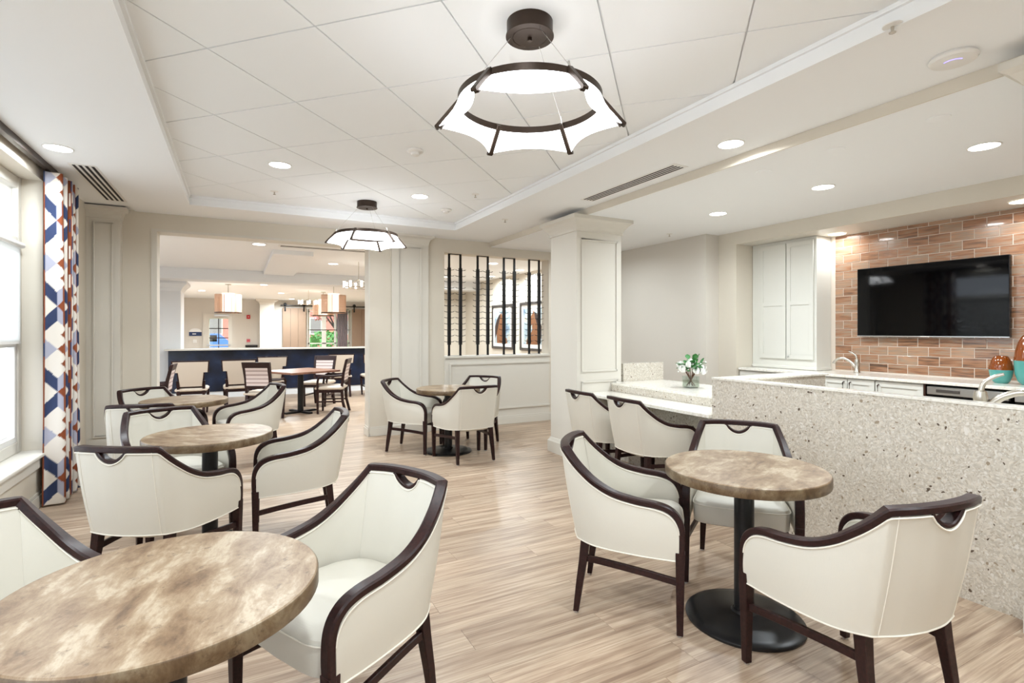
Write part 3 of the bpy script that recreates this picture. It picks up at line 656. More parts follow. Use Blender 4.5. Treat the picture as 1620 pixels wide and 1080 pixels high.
# ------------------------------------------------------------------ bar back: cabinets, counter, appliances
ct = thing('back_counter', 'long pale quartz counter along the brick-tiled wall', 'counter')
MB().box((5.745, 1.2, .945), (6.325, 4.60, .975)).build('countertop', M['counter'], ct, bevel=.004)
def base_cabinet(y0, y1, doors, label, knob=False):
    t = thing('base_cabinet', label, 'cabinet', (0, 0, 0), 0, 'white base cabinets along the brick wall')
    MB().box((5.79, y0 + .002, .1), (6.32, y1 - .002, .942)).build('body', M['cabinet'], t)
    MB().box((5.85, y0 + .002, 0), (6.3, y1 - .002, .1)).build('toe_kick', M['cabinet'], t)
    w_ = (y1 - y0) / doors
    for i in range(doors):
        a, b_ = y0 + i * w_ + .004, y0 + (i + 1) * w_ - .004
        for (z0, z1, nm) in ((.70, .93, 'drawer'), (.12, .69, 'door')):
            dr = MB().box((5.776, a, z0), (5.79, b_, z1)).build(nm, M['cabinet'], t, bevel=.002)
            f = MB(); s_ = .05
            for p in (((a, z0), (b_, z0 + s_)), ((a, z1 - s_), (b_, z1)), ((a, z0 + s_), (a + s_, z1 - s_)), ((b_ - s_, z0 + s_), (b_, z1 - s_))): f.box((5.768, p[0][0], p[0][1]), (5.776, p[1][0], p[1][1]))
            f.build('rails', M['cabinet'], dr, bevel=.0015)
            if nm == 'drawer':
                if knob: MB().tube([(5.768, (a + b_) / 2, .86), (5.745, (a + b_) / 2, .86)], .012, 10).build('knob', M['black'], dr, True)
                else:
                    yy = a + .03 if (i == 0 and doors == 2) else b_ - .03
                    if doors == 2: yy = b_ - .03 if i == 0 else a + .03
                    MB().tube([(5.768, yy, .80), (5.742, yy, .805), (5.742, yy, .895), (5.768, yy, .90)], .006, 8).build('handle', M['pull'], dr, True)
base_cabinet(3.53, 4.60, 2, 'white base cabinet with dark knobs under the tall wall cabinet', True)
base_cabinet(2.98, 3.52, 2, 'white base cabinet with a pair of bronze pulls under the faucet')
base_cabinet(2.55, 2.975, 1, 'white base cabinet with one bronze pull beside the appliances')
def appliance(y0, y1, label):
    t = thing('undercounter_fridge', label, 'fridge', (0, 0, 0), 0, 'black undercounter appliances')
    MB().box((5.80, y0, .08), (6.3, y1, .93)).build('body', M['black'], t); MB().box((5.80, y0 + .03, 0), (6.25, y1 - .03, .08)).build('plinth', M['black'], t)
    MB().box((5.775, y0 + .004, .10), (5.80, y1 - .004, .845)).build('door', M['screen'], t, bevel=.003)
    p_ = MB().box((5.77, y0 + .004, .85), (5.80, y1 - .004, .922)).build('control_panel', M['steel'], t, bevel=.003)
    MB().box((5.763, y1 - .26, .872), (5.77, y1 - .08, .900)).build('recess_pull', M['frame'], p_, bevel=.002)
    MB().tube([(5.775, y0 + .06, .80), (5.755, y0 + .06, .80), (5.755, y0 + .2, .80), (5.775, y0 + .2, .80)], .006, 8).build('handle', M['steel'], t, True)
appliance(1.93, 2.53, 'black undercounter fridge with steel top strip beside the white cabinets'); appliance(1.30, 1.90, 'black undercounter appliance below the amber and teal vases')
struct(MB().box((5.76, 2.532, .0), (6.3, 2.548, .942)).build('trim_10', M['pull']), 'brown filler strip between cabinet and appliances')
# tall wall cabinet
t = thing('wall_cabinet', 'tall white wall cabinet with panelled doors in the bar niche', 'cabinet')
MB().box((6.045, 3.755, .99), (6.325, 4.615, ZN - .002)).build('body', M['cabinet'], t)
for (a, b_, split) in ((4.13, 4.50, False), (3.78, 4.125, True)):
    dr = MB().box((6.03, a + .004, 1.10), (6.045, b_ - .004, 2.53)).build('door', M['cabinet'], t, bevel=.002)
    f = MB(); s_ = .055
    for p in (((a + .004, 1.10), (b_ - .004, 1.10 + s_)), ((a + .004, 2.53 - s_), (b_ - .004, 2.53)), ((a + .004, 1.155), (a + s_, 2.475)), ((b_ - s_, 1.155), (b_ - .004, 2.475)), ((a + s_, 1.76), (b_ - s_, 1.81))): f.box((6.021, p[0][0], p[0][1]), (6.03, p[1][0], p[1][1]))
    f.build('rails', M['cabinet'], dr, bevel=.0015)
    if split: MB().tube([(6.021, b_ - .03, 1.13), (6.006, b_ - .03, 1.13)], .009, 10).build('knob', M['steel'], dr, True)
MB().box((6.03, 3.745, .977), (6.328, 4.615, 1.015)).build('plinth_moulding', M['cabinet'], t, bevel=.006)

# television
t = thing('television', 'large black flat-screen television on the brick-tiled wall', 'television', (6.25, 2.75, 1.764))
MB().box((0, -.662, -.382), (.045, .662, .382)).build('casing', M['black'], t, bevel=.004)
MB().box((-.003, -.655, -.368), (0, .655, .376)).build('screen', M['screen'], t); MB().box((-.005, -.662, -.382), (.0, .662, -.372)).build('bottom_bezel', M['steel'], t)
MB().box((-.007, -.04, -.3805), (-.005, .04, -.3735)).build('logo', M['plastic_w'], t); MB().box((.045, -.2, -.15), (.066, .2, .15)).build('wall_bracket', M['black'], t)

# glass vases on the back counter
def art_vase(loc, prof, split, label):
    t = thing('glass_vase', label, 'vase', loc, 0, 'amber and teal glass vases')
    lo = [p for p in prof if p[1] <= split]; hi = [p for p in prof if p[1] >= split]
    MB().lathe([(.001, 0)] + lo, 32).build('teal_body', M['teal'], t, True); MB().lathe([hi[0]] + hi[1:] + [(hi[-1][0] - .012, hi[-1][1] - .004), (hi[-1][0] - .012, hi[-1][1] - .03)], 32).build('amber_neck', M['amber'], t, True)
art_vase((6.08, 2.09, .975), [(.045, .0), (.062, .02), (.076, .06), (.083, .10), (.084, .12), (.080, .16), (.068, .205), (.05, .238), (.042, .245)], .12, 'short amber and teal glass vase on the back counter')
art_vase((6.08, 1.888, .975), [(.06, 0), (.088, .03), (.105, .09), (.112, .16), (.113, .21), (.105, .29), (.085, .37), (.06, .42), (.052, .43)], .21, 'tall amber and teal glass vase at the frame edge')

# ------------------------------------------------------------------ curtain and track
t = struct(MB().box((XL + .035, -2.5, ZS - .035), (XL + .075, 6.32, ZS + .015)).build('trim_11', M['bronze']), 'dark bronze curtain track along the window wall')
C_NAVY, C_GREY, C_RUST, C_WHITE = lin((46, 58, 92)), lin((164, 164, 180)), lin((132, 66, 34)), lin((222, 214, 204))
def print_col(s_, z_):
    P, Wd = .71, .185
    k = math.floor(s_ / Wd); x = s_ / Wd - k - .5; tt = z_ / P + (.5 if k % 2 else 0) + .18
    a = abs((tt % 1) - .5); kk = .30; ax = abs(x)
    if ax < .44:
        if a < ax * kk: return C_WHITE if x < 0 else C_RUST
        if a < ax * kk + .165: return C_NAVY if x < 0 else (C_GREY if x < .22 else C_RUST)
        if a > .5 - ax * .28: return C_GREY if x < 0 else C_RUST
        if x > .12 and abs(a - .33) < (x - .12) * .30: return C_RUST
        return C_WHITE
    if a < .10: return C_RUST
    if a > .42: return C_NAVY
    return C_RUST if x < 0 else (C_WHITE if a < .26 else C_RUST)
NU, NV = 220, 340; vs = []; cols = []; fs = []; arc = [0]
def cur(u, v):
    am = .066 * (1 - .15 * v); ph = math.pi + 2 * math.pi * 4.5 * u
    y = 5.53 + .54 * u + .010 * math.sin(ph * 2); x = -1.335 + am * math.cos(ph) + .006 * math.sin(9 * u + 3 * v)
    return x, y
pl = [cur(i / NU, .5) for i in range(NU + 1)]
for i in range(NU): arc.append(arc[-1] + math.dist(pl[i], pl[i + 1]))
for j in range(NV + 1):
    for i in range(NU + 1):
        u, v_ = i / NU, j / NV; x, y = cur(u, v_); z_ = .015 + 2.735 * v_
        vs.append((x, y, z_)); cols.append(print_col(arc[i], z_))
for j in range(NV):
    for i in range(NU):
        a = j * (NU + 1) + i; fs.append((a, a + 1, a + NU + 2, a + NU + 1))
me = bpy.data.meshes.new('curtain'); me.from_pydata(vs, [], fs); me.materials.append(M['curtain'])
ca = me.color_attributes.new('print', 'FLOAT_COLOR', 'POINT'); ca.data.foreach_set('color', [c_ for col in cols for c_ in col])
me.polygons.foreach_set('use_smooth', [True] * len(me.polygons))
cu = thing('curtain', 'full-length curtain printed with rust, navy and white geometric shapes', 'curtain')
cl = obj('cloth', me, cu); sm = cl.modifiers.new('thickness', 'SOLIDIFY'); sm.thickness = .003
for i in range(6):
    x, y = cur((i + .35) / 6, 1); MB().cyl((XL + .055, y, 2.74), (XL + .055, y, 2.766), .004, 6).build('glider', M['bronze'], cu)

# ------------------------------------------------------------------ pendant lamps
def make_pendant():
    t = thing('pendant_lamp', '', 'pendant lamp', (0, 0, 0))
    # origin on the tile plane, z downwards
    MB().lathe([(.108, 0), (.108, -.062), (.113, -.064), (.113, -.070), (.082, -.072), (.080, -.069), (.078, -.072), (.012, -.074)], 40).build('canopy', M['bronze'], t, True)
    MB().lathe([(.011, -.072), (.011, -.088), (.004, -.090)], 12).build('finial', M['bronze'], t, True)
    ZH, RH, ZL, RL = -.375, .335, -.485, .440
    n = 72; ring = [(RH * math.cos(2 * math.pi * i / n), RH * math.sin(2 * math.pi * i / n), ZH) for i in range(n)]
    MB().sweep(ring, [(p[0], p[1], 0) for p in ring], .006, .034, .002, closed=True).build('hoop', M['bronze'], t, True)
    for k in range(6):
        a = R(30 + 60 * k); ca_, sa = math.cos(a), math.sin(a)
        p0 = Vector((RH * ca_, RH * sa, ZH + .01)); p1 = Vector((RL * ca_, RL * sa, ZL)); tn = Vector((-sa, ca_, 0))
        rd = Vector((ca_, sa, 0)) * .007; ar = MB().sweep([p0 - rd, p0.lerp(p1, .5) - rd, p1 - rd], [tn] * 3, .024, .030, .002).build('arm', M['bronze'], t, True)
        MB().cyl(p1 - tn * .014, p1 + tn * .014, .009, 10).build('tip', M['bronze'], ar, True)
        # stretched panel to the next arm, with a hollow lower edge
        b0 = a + R(60); mb = MB(); rings = []
        for i in range(13):
            u = i / 12; ang = a + (b0 - a) * u; hol = math.sin(math.pi * u)
            top = Vector((RH * math.cos(ang), RH * math.sin(ang), ZH - .014))
            q0 = Vector((RL * ca_, RL * sa, ZL)); q1 = Vector((RL * math.cos(b0), RL * math.sin(b0), ZL)); low = q0.lerp(q1, u); low.z += .006 * hol
            low += Vector((math.cos(a + R(30)), math.sin(a + R(30)), 0)) * (-.062 * hol)
            rings.append([top.lerp(low, s_ / 5) + Vector((math.cos(ang), math.sin(ang), 0)) * (.004 * math.sin(math.pi * s_ / 5)) for s_ in range(6)])
        mb.loft(rings, closed=False); o = mb.build('light_panel', M['panel'], t, True); sm = o.modifiers.new('thickness', 'SOLIDIFY'); sm.thickness = .002
    for k in (0, 2, 4):
        a = R(30 + 60 * k); MB().cyl((.09 * math.cos(a), .09 * math.sin(a), -.07), (RH * math.cos(a), RH * math.sin(a), ZH + .02), .0014, 5).build('cable', M['cable'], t)
        MB().cyl((RH * math.cos(a), RH * math.sin(a), ZH + .01), (RH * .97 * math.cos(a), RH * .97 * math.sin(a), ZH + .045), .005, 8).build('cable_clip', M['cable'], t)
    return t
pend = make_pendant()
place(pend, False, (1.218, 2.128, ZT - .008), 0, 'nearest ring pendant lamp with six glowing stretched panels', 'ring pendant lamps')
place(pend, True, (1.29, 5.93, ZT - .008), R(27), 'farther ring pendant lamp in front of the dining opening', 'ring pendant lamps')
place(pend, True, (1.218, -.6, ZT - .008), R(10), 'added unseen ring pendant lamp overhead behind the camera', 'ring pendant lamps')  # extra pendant out of view, added to light the room

# ------------------------------------------------------------------ recessed downlights
def downlight(x, y, z, label, power=1.0, r=.085, light=True, group='recessed downlights'):
    t = thing('downlight', label, 'downlight', (x, y, z), 0, group)
    MB().lathe([(r * 1.12, 0), (r * 1.12, -.004), (r, -.006), (r, 0)], 32, caps=False).build('trim_ring', M['plastic_w'], t, True)
    MB().lathe([(r, -.001), (r, -.004)], 32).build('lens', M['lens'], t, True)
    if light:
        L = bpy.data.lights.new('lamp', 'AREA'); L.shape = 'DISK'; L.size = r * 2; L.energy = LAMP_W * power; L.color = (.86, .95, 1.0); L.spread = R(165)
        o = bpy.data.objects.new('lamp', L); COL.objects.link(o); o.parent = t; o.location = (0, 0, -.008)
ZTT = ZT - .008
downlight(4.35, 6.2, ZR, 'added downlight hidden behind the white column to brighten the wall', .7)  # unseen lamp added to brighten the greige wall
downlight(.331, 4.959, ZTT, 'recessed downlight in the tray ceiling on the window side')
downlight(1.736, 5.411, ZTT, 'recessed downlight in the tray ceiling beyond the farther pendant')
downlight(3.168, 2.601, ZS, 'recessed downlight in the soffit nearest the slot vent', .6)
downlight(-1.186, 5.041, ZS + .015, 'recessed downlight in the soffit above the window', .7)
for (x, y, lab) in ((4.602, 1.673, 'nearest recessed downlight over the bar'), (4.63, 2.818, 'middle recessed downlight over the bar'), (4.655, 3.988, 'farthest recessed downlight over the bar')): downlight(x, y, ZR, lab, .85)
downlight(6.03, 1.93, ZN, 'niche downlight over the glass vases', .2); downlight(6.15, 3.58, ZN, 'niche downlight washing the tall cabinet side', .16)
for (x, y, z, lab) in ((1.8, 3.2, ZTT, ''), (.33, .9, ZTT, 'added unseen tray downlight overhead near the camera'), (2.1, .4, ZTT, 'added unseen tray downlight overhead toward the bar'), (.33, -1.2, ZTT, 'added unseen tray downlight behind the camera'), (-1.186, 1.6, ZS + .015, 'added unseen soffit downlight above the near window'), (3.1, -.6, ZS, 'added unseen soffit downlight behind the camera toward the bar')):
    if lab: downlight(x, y, z, lab)  # unseen lamps added overhead and behind the camera for even light

# ------------------------------------------------------------------ vents, detectors, sprinklers
def slot_vent(x0, x1, y0, y1, z, n, label, along='y'):
    t = thing('slot_vent', label, 'vent', (0, 0, z)); MB().box((x0, y0, -.004), (x1, y1, 0)).build('frame', M['plastic_w'], t)
    for i in range(n):
        if along == 'y':
            w_ = (x1 - x0) / (n + .6); a = x0 + w_ * (i + .55); MB().box((a, y0 + .03, -.0055), (a + w_ * .5, y1 - .03, -.004)).build('slot', M['slot'], t)
        else:
            w_ = (y1 - y0) / (n + .6); a = y0 + w_ * (i + .55); MB().box((x0 + .03, a, -.0055), (x1 - .03, a + w_ * .5, -.004)).build('slot', M['slot'], t)
slot_vent(-1.225, -1.03, 5.44, 6.80, ZS + .015, 4, 'slot vent in the soffit beside the curtain')
slot_vent(3.13, 3.29, 3.12, 4.42, ZS, 4, 'slot vent in the soffit between pendant and column')
slot_vent(.55, 1.9, 8.47, 8.66, ZD, 2, 'long slot vent in the dining ceiling', 'x')
def detector(x, y, z, label, k=1.0):
    t = thing('smoke_detector', label, 'smoke detector', (x, y, z), 0, 'smoke detectors')
    MB().lathe([(.065 * k, 0), (.065 * k, -.012), (.058 * k, -.018), (.04 * k, -.022)], 28).build('base', M['plastic_w'], t, True); MB().lathe([(.038 * k, -.02), (.034 * k, -.04), (.015 * k, -.05), (.001, -.051)], 24).build('sensor', M['plastic_w'], t, True)
detector(1.264, 4.056, ZTT, 'white smoke detector between the two pendant lamps'); detector(2.2, 5.85, ZTT, 'white smoke alarm in the far tray corner')
def sprinkler(x, y, z, label):
    t = thing('sprinkler_head', label, 'sprinkler', (x, y, z), 0, 'ceiling sprinkler heads')
    MB().lathe([(.04, 0), (.038, -.004), (.02, -.006)], 20).build('escutcheon', M['plastic_w'], t, True); MB().lathe([(.007, -.005), (.006, -.03), (.014, -.031), (.014, -.034)], 12).build('deflector', M['nickel'], t, True)
sprinkler(2.233, 5.062, ZTT, 'sprinkler head in the tray between downlight and bar side'); sprinkler(.343, 5.93, ZTT, 'sprinkler head in the tray before the opening'); sprinkler(2.881, 5.638, ZS, 'sprinkler head in the soffit near the column')
sprinkler(2.577, 1.258, ZS, 'sprinkler head in the soffit closest to the camera'); sprinkler(5.067, 5.13, ZR, 'sprinkler head before the greige wall')
t = thing('wifi_access_point', 'round white wireless access point with a violet light on the soffit', 'access point', (3.14, 1.262, ZS))
MB().lathe([(.095, 0), (.1, -.012), (.092, -.024), (.06, -.03), (.001, -.031)], 36).build('cover', M['plastic_w'], t, True)
MB().tube([(.045 * math.cos(R(a)), .045 * math.sin(R(a)), -.0305) for a in range(150, 260, 10)], .0022, 6).build('status_light', M['violet'], t, True)
for (x, y, lab) in ((3.758, 1.583, 'nearest flush speaker in the bar ceiling'), (3.764, 2.201, 'middle flush speaker in the bar ceiling'), (3.771, 2.779, 'farthest flush speaker in the bar ceiling')):
    t = thing('ceiling_speaker', lab, 'speaker', (x, y, ZR), 0, 'flush ceiling speakers'); MB().lathe([(.06, 0), (.06, -.003), (.05, -.005)], 28).build('ring', M['ceil'], t, True); MB().lathe([(.05, -.002), (.05, -.0045)], 28).build('grille', M['ceil'], t, True)

# ------------------------------------------------------------------ wine racks
peg = MB().tube([(0, 0, 0), (.045, 0, .006), (.058, 0, .016)], .0045, 6).mesh('peg', M['black_metal'], True)
peg2 = MB().tube([(0, 0, 0), (-.045, 0, .006), (-.058, 0, .016)], .0045, 6).mesh('peg', M['black_metal'], True)
for i, (xa, xb, lab) in enumerate(((2.797, 2.978, 'black two-post wine rack nearest the pier'), (3.262, 3.434, 'second black two-post wine rack from the pier'), (3.713, 3.899, 'black two-post wine rack in front of the first horse painting'), (4.171, 4.355, 'black two-post wine rack nearest the white column'))):
    t = thing('wine_rack', lab, 'wine rack', (0, 7.31, 0), 0, 'black metal wine racks')
    for x in (xa, xb):
        p_ = MB().box((x - .015, -.011, RZ0), (x + .015, .011, RZ1)).build('post', M['black_metal'], t)
        MB().box((x - .024, -.019, 1.24), (x + .024, .013, 2.39)).build('peg_rail', M['black_metal'], p_)
        for k in range(13):
            for me_, sx in ((peg, 1), (peg2, -1)):
                o = obj('peg', me_, t, (x + sx * .023, -.006, 1.28 + k * .0895))
    MB().box((xa, -.006, RZ1 - .012), (xb, .006, RZ1)).build('top_bar', M['black_metal'], t); MB().box((xa - .02, -.02, RZ0), (xb + .02, .02, RZ0 + .004)).build('foot_plate', M['black_metal'], t)

# ------------------------------------------------------------------ framed horse paintings on the side wall beyond the racks
def painting(y0, y1, z0, z1, label, flip):
    XW = 5.62; t = thing('framed_painting', label, 'painting', (XW, (y0 + y1) / 2, (z0 + z1) / 2), 0, 'framed horse paintings')
    w_, h_ = (y1 - y0) / 2, (z1 - z0) / 2; f = MB()
    for a, b_ in (((-w_, -h_), (w_, -h_ + .055)), ((-w_, h_ - .055), (w_, h_)), ((-w_, -h_ + .055), (-w_ + .055, h_ - .055)), ((w_ - .055, -h_ + .055), (w_, h_ - .055))): f.box((-.04, a[0], a[1]), (0, b_[0], b_[1]))
    f.build('frame', M['frame'], t, bevel=.006); MB().box((-.02, -w_ + .05, -h_ + .05), (-.004, w_ - .05, h_ - .05)).build('mat_board', M['matboard'], t)
    aw, ah = w_ - .15, h_ - .14; art = MB().box((-.023, -aw, -ah), (-.02, aw, ah)).build('picture', M['art_bg'], t)
    def shape(name, pts, mt, dx):
        P = [((p[0] * (-1 if flip else 1)) * aw, p[1] * ah) for p in pts]; n = len(P)
        MB().add([(-.023 - dx, y, z) for y, z in P] + [(-.023, y, z) for y, z in P], [tuple(range(n)), tuple(reversed(range(n, 2 * n)))] + [(i, (i + 1) % n, (i + 1) % n + n, i + n) for i in range(n)]).build(name, mt, art)
    shape('horse', [(.7, -1), (.75, -.4), (.5, .1), (.3, .5), (.22, .78), (.12, .86), (.05, .72), (-.15, .55), (-.42, .12), (-.40, -.02), (-.22, -.06), (-.02, .12), (.0, -.2), (-.3, -.55), (-.62, -.75), (-.66, -1)], M['horse'], .002)
    shape('mane', [(.95, -.7), (.98, .0), (.7, .45), (.42, .72), (.2, .8), (.3, .5), (.5, .1), (.72, -.4)], M['mane'], .003)
painting(10.55, 11.65, 1.02, 2.08, 'framed painting of a chestnut horse nearer the corner', False); painting(9.13, 10.21, 1.02, 2.08, 'framed painting of a brown horse nearer the column', True)

# ------------------------------------------------------------------ dining room furniture
np_ = thing('navy_partition', 'long navy panelled counter wall with pale ledge in the dining room', 'partition', (0, 0, 0))
MB().box((-1.27, 12.95, .14), (2.97, 13.15, 1.035)).build('navy_panel', M['navy'], np_); MB().box((-1.33, 12.80, 1.035), (2.97, 13.22, 1.065)).build('ledge', M['trim'], np_, bevel=.004); MB().box((-1.25, 12.97, 0), (2.97, 13.13, .14)).build('base', M['dining_white'], np_)
def dining_chair(tstyle):
    t = thing('dining_chair', '', 'chair'); E_ = M['espresso']
    for sx in (1, -1):
        MB().frustum((sx * .20, .20, 0), .03, .03, (sx * .22, .20, .42 if tstyle else .43), .045, .045).build('leg', E_, t)
        top = .60 if tstyle else .93; rr = [[(sx * x + i * .02, y + j * .022, z) for i, j in ((-1, -1), (1, -1), (1, 1), (-1, 1))] for x, y, z in ((.19, -.27, 0), (.185, -.215, .22), (.185, -.20, .45), (.19, -.23, top if tstyle else .7), (.20, -.285, top + .01))]
        MB().loft(rr).build('leg', E_, t)
        MB().box((sx * .20 - .012, -.21, .20), (sx * .20 + .012, .19, .225)).build('stretcher', E_, t)
        if not tstyle:
            MB().tube(spline([(sx * .22, .20, .40), (sx * .25, .19, .58), (sx * .25, .14, .655), (sx * .235, -.05, .66), (sx * .20, -.225, .67)], 4), .02, 8).build('arm', E_, t, True)
    MB().box((-.215, -.20, .37), (.215, .21, .42)).build('seat_frame', E_, t)
    MB().loft([[(x * (.235 - d), .01 + y * (.235 - d), z) for x, y in ((-1, -1), (0, -1.02), (1, -1), (1.02, 0), (1, 1), (0, 1.03), (-1, 1), (-1.02, 0))] for d, z in ((.02, .42), (0, .435), (0, .46), (.03, .485), (.12, .495))]).build('seat', M['dine_fabric'], t, True)
    if tstyle:
        def pan(g, y0, y1):
            pts = [(-.165 - g, .50 - g), (.165 + g, .50 - g), (.19 + g, .745), (.25 + g, .745), (.262 + g, .93 + g), (-.262 - g, .93 + g), (-.25 - g, .745), (-.19 - g, .745)]
            n = len(pts); f_ = lambda z: -.205 - (z - .5) * .19
            return MB().add([(x, f_(z) + y0, z) for x, z in pts] + [(x, f_(z) + y1, z) for x, z in pts], [tuple(range(n)), tuple(reversed(range(n, 2 * n)))] + [(i, (i + 1) % n, (i + 1) % n + n, i + n) for i in range(n)])
        pan(.014, -.012, .012).build('back_frame', E_, t); pan(-.006, -.022, .022).build('backrest', M['dine_fabric'], t)
    else:
        MB().loft([[(-.22, y - .02, z), (.22, y - .02, z), (.22, y + .022, z), (-.22, y + .022, z)] for y, z in ((-.27, .865), (-.295, .955))]).build('top_rail', E_, t)
        MB().loft([[(-.19, y - .02, z), (.19, y - .02, z), (.19, y + .02, z), (-.19, y + .02, z)] for y, z in ((-.218, .53), (-.226, .58))]).build('lower_rail', E_, t)
        MB().loft([[(-.175, y - .018, z), (.175, y - .018, z), (.18, y + .018, z), (-.18, y + .018, z)] for y, z in ((-.226, .58), (-.24, .72), (-.27, .865))]).build('backrest', M['stripe'], t)
    return t
dc = dining_chair(True); GD = 'tan-backed chairs along the navy counter wall'
for i, (x, y, a, lab) in enumerate(((-.68, 10.55, 88, 'tan-backed dining chair at the end of the navy counter wall'), (.02, 10.65, 92, 'second tan-backed dining chair along the navy counter wall'), (.62, 11.6, 90, 'tan-backed dining chair half hidden behind the striped armchair'), (2.02, 12.1, 90, 'tan-backed dining chair beyond the walnut table'), (2.72, 11.9, 90, 'tan-backed dining chair at the pier edge of the opening'))):
    place(dc, i > 0, (x, y, 0), R(a - 90), lab, GD)
da = dining_chair(False); GE = 'striped-back dining armchairs'
for i, (x, y, a, lab) in enumerate(((.40, 9.35, 62, 'striped-back armchair with its back to the camera at the walnut table'), (1.50, 9.72, 160, 'striped-back armchair in side view at the walnut table'), (1.42, 10.75, 238, 'striped-back armchair behind the walnut table'), (-1.12, 9.2, 178, 'dark armchair half hidden by the opening edge'))):
    place(da, i > 0, (x, y, 0), R(a - 90), lab, GE)
t = thing('dining_table', 'square walnut table with steel-blue pedestal in the dining room', 'table', (1.0, 9.95, 0), R(28))
MB().box((-.48, -.48, .715), (.48, .48, .75)).build('tabletop', M['table_wood'], t, bevel=.004)
MB().lathe([(.05, .03), (.05, .71)], 20).build('pedestal', M['black_metal'], t, True); MB().box((-.3, -.035, 0), (.3, .035, .03)).box((-.035, -.3, 0), (.035, .3, .03)).build('foot', M['black_metal'], t)
for (x, y, z_, lab) in ((.289, 8.557, ZD, 'dining downlight nearest the opening'), (1.621, 10.378, ZD, 'dining downlight beyond the slot vent'), (2.45, 11.0, ZD, 'dining downlight near the pier'), (-1.6, 9.5, ZD, 'dining downlight beside the opening edge'), (1.76, 20.4, ZD2, 'far dining downlight above the barn doors'), (-.9, 17.5, ZD2, 'added far dining downlight before the exit door'), (1.2, 17.5, ZD2, 'added far dining downlight behind the chandelier'), (3.9, 17.5, ZD2, 'added far dining downlight hidden by the pier'), (-2.3, 16.0, ZD2, 'added far dining downlight beside the white pier'), (.6, 14.6, ZD2, 'added dining downlight beyond the beam'), (4.3, 8.9, ZD, 'downlight nearest the wine racks in the next room'), (5.25, 9.6, ZD, 'downlight washing the brown horse painting'), (5.25, 11.0, ZD, 'downlight washing the chestnut horse painting'), (4.4, 11.6, ZD, 'downlight at the corner of the next room')):
    downlight(x, y, z_, lab, (1.9 if y < 13 else 3.2) if x < 4 else 1.2, group='dining room downlights')  # extra lamps past the beam added to brighten the far dining zone
def drum(x, y, label):
    t = thing('drum_pendant', label, 'pendant lamp', (x, y, ZD2), 0, 'drum pendants in the dining room')
    MB().lathe([(.07, 0), (.07, -.02), (.01, -.025)], 16).build('canopy', M['nickel'], t, True); MB().cyl((0, 0, -.02), (0, 0, -.25), .01, 8).build('stem', M['nickel'], t)
    MB().lathe([(.14, -.23), (.14, -.70)], 20).build('inner_shade', M['shade_in'], t, True)
    sh_ = MB()
    for r_ in (.30,): sh_.lathe([(r_, -.26), (r_, -.72), (r_ - .006, -.72), (r_ - .006, -.26), (r_, -.26)], 28, caps=False)
    sh_.build('outer_shade', M['shade_mesh'], t, True); MB().lathe([(.305, -.70), (.305, -.725), (.295, -.725)], 28, caps=False).build('lower_ring', M['bronze'], t, True)
    MB().tube([(-.29, 0, -.27), (.29, 0, -.27)], .006, 6).build('crossbar', M['bronze'], t)
m = mat('woven_shade', (206, 172, 146), .8); q = NT(m); ck = q.n('ShaderNodeTexChecker', i_Scale=60.0); q.l(texco(q), ck.inputs[0]); q.l(ck.outputs[1], q.b.inputs['Alpha']); M['shade_mesh'] = m
drum(-.195, 14.80, 'drum pendant with woven shade above the exit door side'); drum(2.16, 13.75, 'nearer drum pendant above the barn doors'); drum(2.28, 16.4, 'farther drum pendant above the barn doors')
def chandelier(x, y, z_, zc, label):
    t = thing('candle_chandelier', label, 'chandelier', (x, y, z_), 0, 'candle chandeliers'); n = 8
    MB().tube([(.26 * math.cos(2 * math.pi * i / 32), .26 * math.sin(2 * math.pi * i / 32), 0) for i in range(32)], .01, 6, closed=True).build('ring', M['nickel'], t, True)
    for i in range(n):
        a = 2 * math.pi * i / n; MB().cyl((.26 * math.cos(a), .26 * math.sin(a), 0), (.26 * math.cos(a), .26 * math.sin(a), .11), .02, 8).build('candle', M['candle'], t, True)
        if i % 2 == 0: MB().cyl((.26 * math.cos(a), .26 * math.sin(a), 0), (0, 0, .16), .005, 5).build('arm', M['nickel'], t)
    MB().cyl((0, 0, .15), (0, 0, zc - z_), .006, 6).build('stem', M['nickel'], t)
chandelier(1.82, 16.0, 2.22, ZD2, 'candle chandelier before the barn door rail'); chandelier(2.0, 9.9, 2.25, ZD, 'candle chandelier partly hidden by the pier')
# far wall fittings
t = thing('barn_rail', 'black rail carrying the sliding barn doors', 'rail'); MB().box((1.45, YF - .14, 2.40), (5.4, YF - .12, 2.44)).build('bar', M['black'], t)
for x in (1.46, 3.0, 5.3): MB().cyl((x, YF - .13, 2.42), (x, YF, 2.42), .015, 8).build('standoff', M['black'], t)
for i, (x0, x1, lab) in enumerate(((1.52, 2.34, 'taupe sliding barn door beside the column'), (4.06, 5.2, 'taupe sliding barn door at the pier edge'))):
    t = thing('barn_door', lab, 'door', (0, YF - .09, 0), 0, 'taupe sliding barn doors'); w_ = (x1 - x0) / 3
    for k in range(3): MB().box((x0 + k * w_ + .004, -.022, .04), (x0 + (k + 1) * w_ - .004, .022, 2.33)).build('plank', M['barn'], t)
    for x in (x0 + .06, x1 - .1):
        h_ = MB().box((x, -.035, 2.2), (x + .05, -.022, 2.46)).build('hanger', M['black'], t); MB().cyl((x + .025, -.05, 2.46), (x + .025, -.02, 2.46), .06, 14).build('wheel', M['black'], h_, True)
t = thing('grey_drape', 'grey striped drape beside the glazed entrance', 'curtain'); 
pts = [(3.50 + .40 * i / 40, YF - .06 + .03 * math.sin(i * 1.1)) for i in range(41)]
